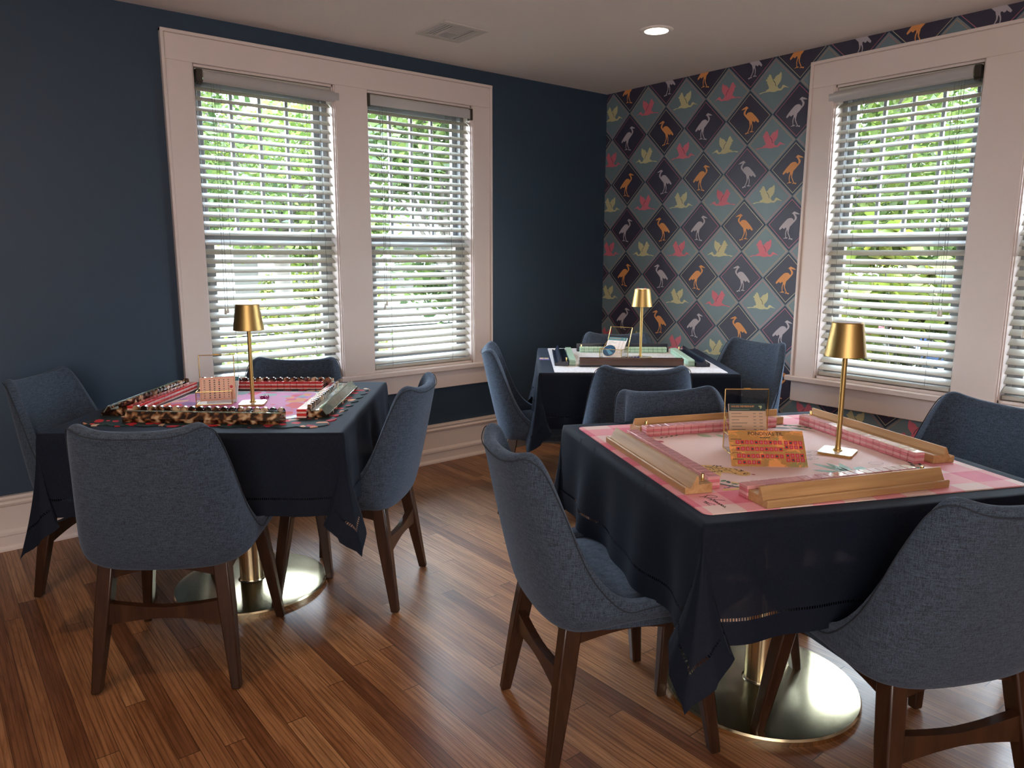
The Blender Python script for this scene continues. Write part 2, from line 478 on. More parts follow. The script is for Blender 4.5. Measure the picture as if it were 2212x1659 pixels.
def wall_pieces(lo, hi, ops):
    """rectangles (a0,a1,z0,z1) covering wall minus openings"""
    out = []; ops = sorted(ops)
    a = lo
    for (p, q, z0, z1) in ops:
        out.append((a, p, 0, H)); out.append((p, q, 0, z0)); out.append((p, q, z1, H)); a = q
    out.append((a, hi, 0, H)); return out

mb = MB(); mb.box(XL-.2, .18, YF-.2, .18, -.06, 0); struct(mb.build('floor', M['floor']))
mb = MB(); mb.box(XL-.2, .18, YF-.2, .18, H, H+.12); struct(mb.build('ceiling', M['ceil']))
mb = MB()
for (a, b, z0, z1) in wall_pieces(XL-.2, .18, OA): mb.box(a, b, 0, .16, z0, z1)
struct(mb.build('wall_back', M['navy']))
mb = MB(); mb.box(XL-.16, XL, YF, 0, 0, H); struct(mb.build('wall_left', M['navy']))
mb = MB(); mb.box(XL-.16, .16, YF-.16, YF, 0, H); struct(mb.build('wall_front', M['trim']))

# wallpapered wall: printed diamonds and birds are part of this wall's mesh
HERON = [(105,535),(170,490),(225,465),(262,445),(295,460),(320,490),(335,505),(300,510),(275,545),(245,590),(232,640),(245,675),(258,690),(285,645),(330,622),(390,622),(440,645),(500,710),(560,780),(610,850),(642,905),(632,925),(618,945),(595,925),(570,905),(545,875),(530,905),(495,918),(470,885),(438,885),(436,940),(448,985),(452,1050),(440,1110),(432,1160),(495,1185),(470,1190),(420,1185),(390,1190),(355,1165),(415,1155),(425,1080),(428,1020),(412,960),(400,950),(392,990),(385,1040),(350,1110),(312,1185),(348,1200),(330,1212),(290,1208),(235,1238),(222,1200),(290,1185),(330,1100),(362,1030),(360,960),(350,900),(345,865),(300,815),(255,760),(215,710),(185,665),(180,610),(200,570),(235,530),(240,515),(180,530)]
HERON = [((x-335+.059*(y-785))/700, -(y-785+.02*(x-335))/765) for x, y in HERON]
FLY = [(1310,1000),(1220,955),(1150,905),(1090,872),(1050,885),(1025,930),(1000,985),(960,998),(905,990),(880,950),(850,890),(885,830),(960,740),(1000,660),(1018,540),(1018,420),(1000,375),(965,385),(945,430),(915,435),(905,465),(850,460),(835,490),(790,505),(765,560),(740,590),(700,622),(665,600),(640,530),(615,450),(575,405),(540,410),(515,450),(520,490),(480,490),(460,530),(475,570),(430,570),(405,600),(420,640),(460,660),(470,690),(440,715),(460,745),(495,770),(475,800),(500,825),(525,840),(505,870),(530,910),(510,950),(400,1000),(430,1025),(340,1040),(250,1045),(220,1065),(125,1080),(140,1100),(175,1105),(190,1120),(225,1105),(270,1075),(400,1068),(550,1060),(640,1085),(720,1095),(800,1085),(870,1060),(980,1068),(1020,1050),(1090,985),(1140,965),(1220,985)]
SLIT = [(672,628),(690,632),(742,690),(785,760),(800,850),(818,893),(796,893),(778,840),(768,770),(725,705)]
fn = lambda L: [((x-737+.062*(y-866))/957, -(y-866+.047*(x-737))/1080) for x, y in L]
FLY = fn(FLY); SLIT = fn(SLIT)
def wallpaper():
    HW, HH = .15935, .1567
    wm = [M['wp_edge'], M['wp_navy'], M['wp_teal'], M['wp_band'], M['wp_cream'], M['wp_pink'], M['wp_gold'], M['bird_o'], M['bird_g'], M['bird_p'], M['bird_y']]
    mb = MB(); top = MB()
    def P(y, z, off=0.0): return (-off, y, z)
    def ring(cy, cz, s0, s1, m):
        d = [(1, 0), (0, 1), (-1, 0), (0, -1)]
        vs = [P(cy+a*HW*s0, cz+b*HH*s0) for a, b in d] + [P(cy+a*HW*s1, cz+b*HH*s1) for a, b in d]
        if s1 == 0: mb.add(vs[:4], [(3, 2, 1, 0)], m)
        else: mb.add(vs, [(i, 4+i, 4+(i+1) % 4, (i+1) % 4) for i in range(4)], m)
    def bird(pts, cy, cz, left, m, off=.0005, sc=1.0):
        # left in picture = towards +y
        sg = -1.0 if not left else 1.0
        vs = [P(cy + sg*(-u)*HW*sc, cz+v*HH*sc, off) for u, v in pts]
        top.add(vs, [list(range(len(vs)))], m)
    for i in range(-1, 22):
        for j in range(-5, 5):
            cy = -1.178 - .3187*i + .3187*3; cz = 1.497 + .3135*j
            i2 = i - 3
            if cz < -.2 or cz > H+.2: continue
            orange = (i2+j) % 2 == 0
            ring(cy, cz, 1.0, .90, 0); ring(cy, cz, .90, .873, 4 if orange else 5); ring(cy, cz, .873, 0, 1)
            # herons face left for even columns
            bird([(u, v) for u, v in HERON] if i2 % 2 == 0 else [(u, v) for u, v in HERON], cy, cz, i2 % 2 == 0, 7 if orange else 8)
            ty = cy + .15935; tz = 1.3403 + .3135*j
            k = i2 - 1
            pink = (k+1+j) % 2 == 1
            # column y=-1.0185-.3187*k' ; here ty=-1.0187-.3187*i2
            kk = i2
            pink = (kk+j) % 2 == 1
            ring(ty, tz, 1.0, .915, 3); ring(ty, tz, .915, .893, 6 if pink else 5); ring(ty, tz, .893, 0, 2)
            left = kk % 2 == 0
            sgf = [(-u, v) for u, v in FLY]; sls = [(-u, v) for u, v in SLIT]
            bird(sgf, ty, tz, left, 9 if pink else 10)
            bird(sls, ty, tz, left, 0, .0009)
    bm = bmesh.new()
    for src in (mb, top):
        me = bpy.data.meshes.new('x'); me.from_pydata(src.v, [], src.f)
        me.polygons.foreach_set('material_index', src.m); bm.from_mesh(me); bpy.data.meshes.remove(me)
    bmesh.ops.triangulate(bm, faces=[f for f in bm.faces if len(f.verts) > 4])
    def cut(co, no, clear=False):
        bmesh.ops.bisect_plane(bm, geom=bm.verts[:]+bm.edges[:]+bm.faces[:], plane_co=co, plane_no=no, clear_outer=clear)
    cut((0, 0, 0), (0, 1, 0), True); cut((0, YF, 0), (0, -1, 0), True); cut((0, 0, H), (0, 0, 1), True); cut((0, 0, 0), (0, 0, -1), True)
    for (a, b, z0, z1) in OB:
        for co, no in (((0, a, 0), (0, 1, 0)), ((0, b, 0), (0, 1, 0)), ((0, 0, z0), (0, 0, 1)), ((0, 0, z1), (0, 0, 1))): cut(co, no)
    dead = []
    for f in bm.faces:
        c = f.calc_center_median()
        for (a, b, z0, z1) in OB:
            if a < c.y < b and z0 < c.z < z1: dead.append(f); break
    bmesh.ops.delete(bm, geom=dead, context='FACES')
    for f in bm.faces:
        f.normal_update()
        if f.normal.x > 0: f.normal_flip()
    # solid wall behind the paper
    for (a, b, z0, z1) in wall_pieces(YF, .16, OB):
        r = bmesh.ops.create_cube(bm, size=1, matrix=Matrix.Translation((.0810, (a+b)/2, (z0+z1)/2)) @ Matrix.Diagonal((.16, b-a, z1-z0, 1)))
        for v in r['verts']:
            for f in v.link_faces: f.material_index = 0
    me = bpy.data.meshes.new('wall_right'); bm.to_mesh(me); bm.free()
    for x in wm: me.materials.append(x)
    o = bpy.data.objects.new('wall_right', me); COL.objects.link(o); struct(o)
wallpaper()

# baseboards
BP = [(0, 0), (-.032, 0), (-.032, .010), (-.024, .020), (-.020, .022), (-.020, .066), (-.026, .070), (-.026, .082), (-.018, .094), (-.014, .096), (-.014, .200), (-.022, .206), (-.026, .216), (-.020, .226), (-.026, .238), (-.024, .2496), (0, .2496)]
mb = MB(); mb.prism(BP, XL, 0, 'x'); struct(mb.build('baseboard_back', M['trim']))
mb = MB(); mb.prism(BP, YF, -.03, 'y'); struct(mb.build('baseboard_right', M['trim']))
mb = MB(); mb.prism([(XL-p[0], p[1]) for p in BP], YF, 0, 'y'); struct(mb.build('baseboard_left', M['trim']))

# window casings (trim): built in local frame u along wall, w outwards into room, z
def casing(name, ops, u0, u1, ztop, zap, sext, conv):
    mb = MB()
    def bx(a, b, w0, w1, z0, z1, bv=.0025): mb.rbox(min(a, b), max(a, b), w0, w1, z0, z1, bv)
    zs = .592; zst = .622; zo = ops[0][3]
    bb = .016
    us = sorted([u0, u1]); lo, hi = us
    bx(lo+bb, hi-bb, -.019, 0, zo, ztop-bb)                 # head board
    xs = [lo+bb] + [e for o in sorted(ops) for e in (o[0], o[1])] + [hi-bb]
    for k in range(0, len(xs), 2): bx(xs[k], xs[k+1], -.0188, 0, zst, zo, .001)
    bx(lo, lo+bb, -.030, 0, zst, ztop); bx(hi-bb, hi, -.030, 0, zst, ztop); bx(lo, hi, -.031, 0, ztop-bb, ztop)
    # inner stop beads round each opening
    for (a, b, z0, z1) in ops:
        bx(a-.004, a+.006, -.012, .012, z0, z1, .001); bx(b-.006, b+.004, -.012, .012, z0, z1, .001)
    bx(lo-sext, hi+sext, -.045, .0, zs, zst, .004)           # stool
    bx(lo+.004, hi-.004, -.020, 0, zap, zs, .003)            # apron
    for (a, b, z0, z1) in ops:                              # jambs lining the wall thickness
        bx(a-.001, a+.012, 0, .155, z0, z1, .0005); bx(b-.012, b+.001, 0, .155, z0, z1, .0005)
        bx(a, b, 0, .155, z1-.012, z1, .0005); bx(a, b, 0, .165, z0, z0+.014, .0005)
    mb.v = [conv(p) for p in mb.v]
    o = mb.build(name, M['trim']); fix_normals(o); return struct(o)
convA = lambda p: (p[0], p[1], p[2])
convB = lambda p: (p[1], p[0], p[2])       # u -> y, w -> x
casing('trim_1', OA, -2.9863, -1.0484, 2.3551, .4829, .004, convA)
casing('trim_2', OB, -3.512, -1.5724, 2.3611, .4722, .027, convB)

# windows
def window(n, op, conv):
    a, b, z0, z1 = op; a += .012; b -= .012; z0 += .014; z1 -= .012
    w = empty('window_%d' % n); struct(w)
    def part(name, boxes, m, par=None):
        mb = MB()
        for q in boxes: mb.rbox(*q, .002)
        mb.v = [conv(p) for p in mb.v]
        o = mb.build(name, M[m], par or w); fix_normals(o); return o
    zm = 1.415
    f = .032
    part('frame', [(a, a+.03, .07, .15, z0, z1), (b-.03, b, .07, .15, z0, z1), (a, b, .07, .15, z1-.03, z1), (a, b, .07, .155, z0, z0+.03)], 'vinyl')
    A, B = a+.03, b-.03
    ls = part('lower_sash', [(A, A+.038, .075, .105, z0+.03, zm+.02), (B-.038, B, .075, .105, z0+.03, zm+.02), (A+.038, B-.038, .075, .105, z0+.03, z0+.075), (A+.038, B-.038, .075, .105, zm-.025, zm+.02)], 'vinyl')
    us = part('upper_sash', [(A, A+f, .112, .14, zm-.02, z1-.03), (B-f, B, .112, .14, zm-.02, z1-.03), (A+f, B-f, .112, .14, zm-.02, zm+.018), (A+f, B-f, .112, .14, z1-.068, z1-.03)], 'vinyl')
    mu = []
    for k in range(1, 4):
        x = A+f+(B-A-2*f)*k/4; mu.append((x-.009, x+.009, .116, .137, zm+.018, z1-.068))
    for q in mu: part('muntin', [q], 'vinyl', us)
    part('lower_pane', [(A+.036, B-.036, .088, .092, z0+.073, zm-.023)], 'pane', ls)
    part('upper_pane', [(A+f-.002, B-f+.002, .124, .128, zm+.016, z1-.066)], 'pane', us)
for n, (op, cv) in enumerate([(OA[0], convA), (OA[1], convA), (OB[0], convB), (OB[1], convB)]): window(n+1, op, cv)

# blinds
def blind(op, conv, label, flatval, sag, vshift=0.0):
    a, b, z0, z1 = op; A, B = a+.018, b-.018
    root = empty('window_blind', label=label, cat='blind', group='horizontal slat blinds in the windows')
    C_ = lambda mb: [conv(p) for p in mb.v]
    def fin(mb, nm, m, smooth=None):
        mb.v = C_(mb); o = mb.build(nm, m, root, smooth); fix_normals(o); return o
    # headrail
    mb = MB(); mb.box(A, B, .005, .055, z1-.055, z1-.016); fin(mb, 'headrail', M['slat'])
    mb = MB()
    if flatval:
        mb.rbox(a+.012, b-.012, -.012, -.006, z1-.078, z1-.024, .002)
        fin(mb, 'valance', M['valance'])
        for x in (a+.004, b-.02):
            mb = MB(); mb.rbox(x, x+.018, -.016, .02, z1-.085, z1-.018, .002); fin(mb, 'bracket', M['bracket'])
    else:
        pr = []
        for k in range(9):
            t = -80+160*k/8; pr.append((-.004-.020*math.cos(R(t)), z1-.050+.030*math.sin(R(t))))
        x0, x1 = a+.05+vshift, b+.022+vshift
        if vshift < 0: x0, x1 = a-.022, b-.05
        mb.strip(pr, x0, x1, 'x'); mb.strip([(p[0]+.003, p[1]) for p in pr][::-1], x0, x1, 'x')
        for v in range(len(mb.v)):
            x, y, z = mb.v[v]; s = (x-x0)/(x1-x0)
            mb.v[v] = (x, y, z - sag*(s if vshift >= 0 else (1-s)))
        fin(mb, 'valance', M['valance'], 40)
        mb = MB(); xx = a+.018 if vshift >= 0 else b-.045
        mb.rbox(xx, xx+.028, -.020, .02, z1-.082, z1-.022, .002); mb.rbox(xx+.004, xx+.024, -.026, .01, z1-.092, z1-.084, .001)
        fin(mb, 'bracket', M['bracket'])
    # slats
    T = R(31); pitch = .0462; mb = MB(); zt = z1-.105; n = int((zt-(z0+.045))/pitch)
    zlist = [zt-pitch*k for k in range(n+1)]
    def prof(zc, jit):
        up = []; dn = []
        for k in range(7):
            s = -.025+.05*k/6; crown = .0035*(1-(s/.025)**2)
            for L, th in ((up, .0015), (dn, -.0015)):
                yy = s; zz = crown+th
                L.append((.032 + yy*math.cos(T+jit)-zz*math.sin(T+jit), zc+yy*math.sin(T+jit)+zz*math.cos(T+jit)))
        return up+dn[::-1]
    for i, zc in enumerate(zlist):
        mb.prism(prof(zc + (rnd()-.5)*.003, (rnd()-.5)*.05), A+(rnd()-.5)*.004, B+(rnd()-.5)*.004, 'x')
    fin(mb, 'slats', M['slat'], 35)
    zb = zlist[-1]-.034
    mb = MB(); mb.rbox(A, B, .008, .058, zb-.010, zb+.010, .004); fin(mb, 'bottom_rail', M['slat'])
    mb = MB()
    for fx in (.17, .80):
        x = A+(B-A)*fx
        for dy in (.0065, .0575):
            mb.tube([(x, dy, z1-.05), (x+.001, dy, zb)], .0009, 5)
        for zc in zlist: mb.tube([(x, .0065, zc-.012), (x, .0575, zc+.008)], .0008, 4)
    fin(mb, 'ladder_cord', M['cord'])
    mb = MB(); tz = MB()
    for fx, zz in ((.10, z0+.38 + .1*rnd()), (.118, z0+.42), (.90, z0+.30+.1*rnd())):
        x = A+(B-A)*fx
        mb.tube([(x, -.004, z1-.07), (x+.004, -.003, (z1+zz)/2), (x+.008*fx, -.004, zz)], .0011, 5)
        tz = MB(); tz.lathe([(.001, zz+.012), (.004, zz+.008), (.0075, zz-.018), (.0065, zz-.024), (0, zz-.024)], 10, c=(x+.008*fx, -.004)); fin(tz, 'tassel', M['tassel'], 40)
    fin(mb, 'pull_cord', M['cord'])
blind(OA[0], convA, 'white slat blind in the left window of the pair behind the left table, rounded valance', False, .012, .0)
blind(OA[1], convA, 'white slat blind in the second window of the navy wall, flat valance between brackets', True, 0)
blind(OB[0], convB, 'white slat blind in the full window beside the bird wallpaper, rounded valance', False, .012, .0)
blind(OB[1], convB, 'white slat blind cut off by the right edge of the photo', False, .010, .0)

# ceiling fixtures
v = empty('ceiling_vent', (-1.722, -.571, H), 0, 'square white ceiling vent with dark louvre openings', 'vent')
mb = MB(); s = .135
for q in ((-s, s, -s, -s+.035), (-s, s, s-.035, s), (-s, -s+.035, -s+.035, s-.035), (s-.035, s, -s+.035, s-.035), (-.045, -.033, -s+.035, s-.035), (.050, .062, -s+.035, s-.035), (-.033, .050, -.006, .006)):
    mb.rbox(q[0], q[1], q[2], q[3], -.010, 0, .002)
mb.build('frame', M['grille'], v)
mb = MB(); mb.box(-.1, .1, -.1, .1, -.0015, -.0005); mb.build('duct_opening', M['dark'], v)
mb = MB()
for k in range(3):
    x = -.092+.018*k; mb.box(x, x+.012, -.098, .098, -.001, .001, M=Matrix.Translation((0, 0, -.006)) )
    x = .072+.011*k; mb.box(x, x+.008, -.098, .098, -.009, -.005)
for k in range(6):
    y = .012+.0145*k; mb.box(-.032, .049, y, y+.006, -.008, -.006)
    y = -.012-.0145*k; mb.box(-.032, .049, y-.013, y, -.009, -.004)
mb.build('louvre', M['grille'], v)

def downlight(x, y, label, power):
    d = empty('ceiling_downlight', (x, y, H), 0, label, 'ceiling light')
    mb = MB(); mb.lathe([(.060, -.001), (.060, -.006), (.075, -.008), (.084, -.003), (.086, 0)], 48); mb.build('trim_ring', M['ceil'], d, 40)
    mb = MB(); mb.disc(.060, -.0035, 48); o = mb.build('lens', M['lamp'], d)
    for p in o.data.polygons: p.flip()
    if power:
        L = bpy.data.lights.new('downlight_lamp', 'SPOT'); L.energy = power; L.color = (1, .70, .42); L.shadow_soft_size = .06; L.spot_size = R(115); L.spot_blend = .8
        lo = bpy.data.objects.new('downlight_lamp', L); COL.objects.link(lo); lo.parent = d; lo.location = (0, 0, -.03)
downlight(-.929, -1.241, 'round recessed ceiling light glowing warm white above the far table', 26)
downlight(-4.3, -2.0, 'round recessed ceiling light out of view above the near left floor', 26)
downlight(-3.2, -5.0, 'round recessed ceiling light out of view behind the camera', 30)

# ------------------------------------------------------------------ chairs
def chair_proto():
    root = empty('dining_chair')
    # ---- upholstered shell
    Wt, Ws, B = .216, .266, .155
    cs = [-1, -.9, -.8, -.72, -.65, -.58, -.52, -.46, -.40, -.33, -.22, -.11, 0]
    cs = cs + [-c for c in cs[:-1]][::-1]
    hpts = [(0, .832), (.11, .834), (.22, .842), (.33, .856), (.40, .850), (.46, .822), (.52, .725), (.58, .572), (.65, .478), (.72, .478), (.80, .487), (.90, .494), (1.0, .488)]
    hh = dict(hpts)
    def yb(z):
        t = max(0, (z-.40)/.47); return -.240 - .108*t**.9
    def ww(z):
        t = min(1, max(0, (z-.42)/.45)); return Ws+(Wt-Ws)*t
    def PT(s, z, k=1.0, dz=0):
        a = abs(s); W = ww(z)*k; y0 = yb(z)
        ang = min(a/.62, 1)*PI/2
        ex = .74
        x = W*math.sin(ang)**ex; y = y0*k + B*(1-math.cos(ang)**ex) if ang < PI/2 else y0*k+B
        if a > .62:
            f = (a-.62)/.38; yf = .305*k
            y = (y0*k+B) + (yf-(y0*k+B))*f
            x = W*(1 + .02*math.sin(f*PI)) + .004*f
        return (math.copysign(x, s) if s else 0.0, y, z+dz)
    vs = []; nr = 0; rows = []
    for s in cs:
        h = hh[abs(round(s, 2))]
        # underside / belly rise towards the front
        zb = .372 + .032*min(1, max(0, (abs(s)-.28)/.35)) + .012*max(0, (abs(s)-.6)/.4)
        col = [PT(s, zb+.030, .62), PT(s, zb+.010, .84), PT(s, zb+.014, .95), PT(s, zb+.045, 1.0)]
        for f in (.22, .42, .62, .80, .93, 1.0):
            col.append(PT(s, zb+.045+(h-zb-.045)*f))
        rows.append(col); nr = len(col)
    for c in rows: vs += c
    fs = []
    for i in range(len(cs)-1):
        for j in range(nr-1):
            fs.append((i*nr+j, i*nr+j+1, (i+1)*nr+j+1, (i+1)*nr+j))
    mb = MB(); mb.add(vs, fs)
    o = mb.build('backrest_shell', M['fabric'], root); fix_normals(o)
    # ensure outward normals (belly/back faces point to -y at back)
    me = o.data; cpoly = min(me.polygons, key=lambda p: (p.center - Vector((0, -.38, .7))).length)
    if cpoly.normal.y > 0:
        bm = bmesh.new(); bm.from_mesh(me); bmesh.ops.reverse_faces(bm, faces=bm.faces[:]); bm.to_mesh(me); bm.free()
    m = o.modifiers.new('Solidify', 'SOLIDIFY'); m.thickness = .036; m.offset = -1; m.use_even_offset = False
    m = o.modifiers.new('Subsurf', 'SUBSURF'); m.levels = 2; m.render_levels = 2
    o.data.shade_smooth()
    # ---- piping seam just under the rim
    pts = []
    for s in cs:
        h = hh[abs(round(s, 2))]
        p = Vector(PT(s, h-.014)); c = Vector((0, p.y*.3, p.z)); d = (p-c); d.z = 0
        pts.append(tuple(p+d.normalized()*.0012))
    # smooth the polyline
    sm = []
    for i in range(len(pts)-1):
        p0 = Vector(pts[max(i-1, 0)]); p1 = Vector(pts[i]); p2 = Vector(pts[i+1]); p3 = Vector(pts[min(i+2, len(pts)-1)])
        for k in range(4):
            t = k/4
            sm.append(.5*((2*p1)+(-p0+p2)*t+(2*p0-5*p1+4*p2-p3)*t*t+(-p0+3*p1-3*p2+p3)*t**3))
    sm.append(Vector(pts[-1]))
    mb = MB(); mb.tube(sm, .0016, 5); mb.build('piping', M['seam'], o, 60)
    # ---- seat cushion
    mb = MB()
    n = 12; prof = []
    rows_ = [(.90, .385), (1.0, .395), (1.0, .440), (.965, .460), (.80, .470), (.4, .475), (.0, .476)]
    out = []
    for k in range(40):
        a = 2*PI*k/40; c_, s_ = math.cos(a), math.sin(a)
        e = .32
        out.append((.232*math.copysign(abs(c_)**e, c_), .042+.245*math.copysign(abs(s_)**e, s_)))
    for i, (f, z) in enumerate(rows_):
        for (x, y) in out:
            wv = 1.0 if y > 0 else 1.0 - .22*min(1, (-y/.20))**2
            mb.v.append((x*f*wv, (y-.035)*f+.035, z + (.004*f*f if 0 else 0)))
    for i in range(len(rows_)-1):
        for k in range(40):
            mb.f.append([i*40+k, i*40+(k+1) % 40, (i+1)*40+(k+1) % 40, (i+1)*40+k]); mb.m.append(0)
    mb.f.append(list(range(40))[::-1]); mb.m.append(0)
    o = mb.build('seat', M['fabric'], root, 50)
    # ---- legs
    def leg(top, foot, tw_, bw, nm='leg'):
        mb = MB(); vs = []
        for (p, w, d) in ((top, tw_[0], tw_[1]), (((top[0]*.62+foot[0]*.38), (top[1]*.62+foot[1]*.38), top[2]*.62+foot[2]*.38), tw_[0]*.96, tw_[1]*.94), (foot, bw[0], bw[1])):
            vs += [(p[0]+sx*w/2, p[1]+sy*d/2, p[2]) for sx, sy in ((-1, -1), (1, -1), (1, 1), (-1, 1))]
        fs = [(i, (i+1) % 4, 4+(i+1) % 4, 4+i) for i in range(4)] + [(4+i, 4+(i+1) % 4, 8+(i+1) % 4, 8+i) for i in range(4)] + [(3, 2, 1, 0), (8, 9, 10, 11)]
        mb.add(vs, fs); o = mb.build(nm, M['walnut'], root, 50); fix_normals(o); bev(o, .005, 2); return o
    for sx in (-1, 1):
        leg((sx*.168, -.170, .405), (sx*.208, -.235, .004), (.046, .050), (.028, .030))
        leg((sx*.186, .170, .412), (sx*.236, .222, .004), (.044, .046), (.028, .030))
    # ---- frame rails under the seat
    def rail(p, q, w, h0, h1, nm):
        """bowed rail between p and q: deep at ends, shallow in the middle"""
        p = Vector(p); q = Vector(q); d = (q-p).normalized(); nrm = Vector((-d.y, d.x, 0)).normalized()
        mb = MB(); N = 10; vs = []
        for i in range(N+1):
            t = i/N; c = p.lerp(q, t); e = abs(2*t-1)**1.6; h = h1+(h0-h1)*e
            up, dn = (h/2, -h/2) if nm == 'stretcher' else (0, -h)
            for sw, zz in ((-1, dn), (1, dn), (1, up), (-1, up)):
                v_ = c+nrm*sw*w/2; vs.append((v_.x, v_.y, v_.z+zz))
        fs = [(i*4+k, i*4+(k+1) % 4, (i+1)*4+(k+1) % 4, (i+1)*4+k) for i in range(N) for k in range(4)] + [(3, 2, 1, 0), tuple(N*4+k for k in range(4))]
        mb.add(vs, fs); return mb
    mb = rail((-.165, -.172, .408), (.165, -.172, .408), .026, .062, .030, 'seat_rail')
    for a in (rail((-.183, .172, .408), (.183, .172, .408), .026, .062, .034, 'seat_rail'), rail((-.172, -.165, .408), (-.186, .165, .408), .026, .062, .034, 'seat_rail'), rail((.172, -.165, .408), (.186, .165, .408), .026, .062, .034, 'seat_rail')):
        b = len(mb.v); mb.v += a.v; mb.f += [[b+i for i in f] for f in a.f]; mb.m += a.m
    o = mb.build('seat_frame', M['walnut'], root, 40); fix_normals(o)
    mb = rail((-.186, -.198, .245), (.186, -.198, .245), .024, .078, .034, 'stretcher')
    o = mb.build('stretcher', M['walnut'], root, 40); fix_normals(o)
    return root
M['seam'] = mat('dark_seam_thread', (.018, .025, .038), .9)
CH = chair_proto()
chairs = [
    # table, local x, local y, facing (deg, world) or local, label
    ('w', (-3.525+.23*math.cos(R(55.3)), -1.625+.23*math.sin(R(55.3))), 55.3, 'blue-grey upholstered chair seen from behind at the near side of the left table', 'chairs around the left table'),
    ('w', (-2.58+.23*math.cos(R(133.7)), -1.476+.23*math.sin(R(133.7))), 133.7, 'blue-grey upholstered chair pulled up to the right side of the left table', 'chairs around the left table'),
    ('w', (-3.613+.23*math.cos(R(-39.2)), -.488+.23*math.sin(R(-39.2))), -39.2, 'blue-grey upholstered chair at the far left edge, between navy wall and left table', 'chairs around the left table'),
    (1, (.065, .275), 180+90, 'blue-grey upholstered chair in front of the window, behind the left table', 'chairs around the left table'),
    ('w', (-2.786+.23*math.cos(R(-22)), -2.461+.23*math.sin(R(-22))), -22, 'large blue-grey chair with open seat on the left of the pink-mat table', 'chairs around the pink-mat table'),
    (3, (-.085, .25), 270, 'blue-grey chair behind the pink-mat table, in front of the far table chair', 'chairs around the pink-mat table'),
    ('w', (-1.320+.23*math.cos(R(160.5)), -3.03+.23*math.sin(R(160.5))), 160.5, 'blue-grey chair under the right-hand windows, right of the pink-mat table', 'chairs around the pink-mat table'),
    (3, (.095, -.432), 90, 'dark blue-grey chair in the bottom right corner, its back to the camera', 'chairs around the pink-mat table'),
    (2, (-.455, -.21), 2, 'light blue-grey chair left of the far table, near the baseboard', 'chairs around the far table'),
    (2, (-.01, .185), 270, 'blue-grey chair behind the far table against the room corner', 'chairs around the far table'),
    (2, (.50, -.06), 213, 'light blue-grey chair right of the far table in front of the bird wallpaper', 'chairs around the far table'),
    (2, (-.045, -.62), 90, 'blue-grey chair at the near side of the far table', 'chairs around the far table'),
]
for i, (k, p, ang, lab, grp) in enumerate(chairs):
    o = CH if i == 0 else copy_tree(CH)
    if k == 'w':
        o.location = (p[0], p[1], 0); wa = ang
    else:
        o.location = tw(k, p[0], p[1]); wa = ang + math.degrees(TAB[k][2])
    o.rotation_euler = (0, 0, R(wa-90))
    tag(o, lab, 'chair', grp)

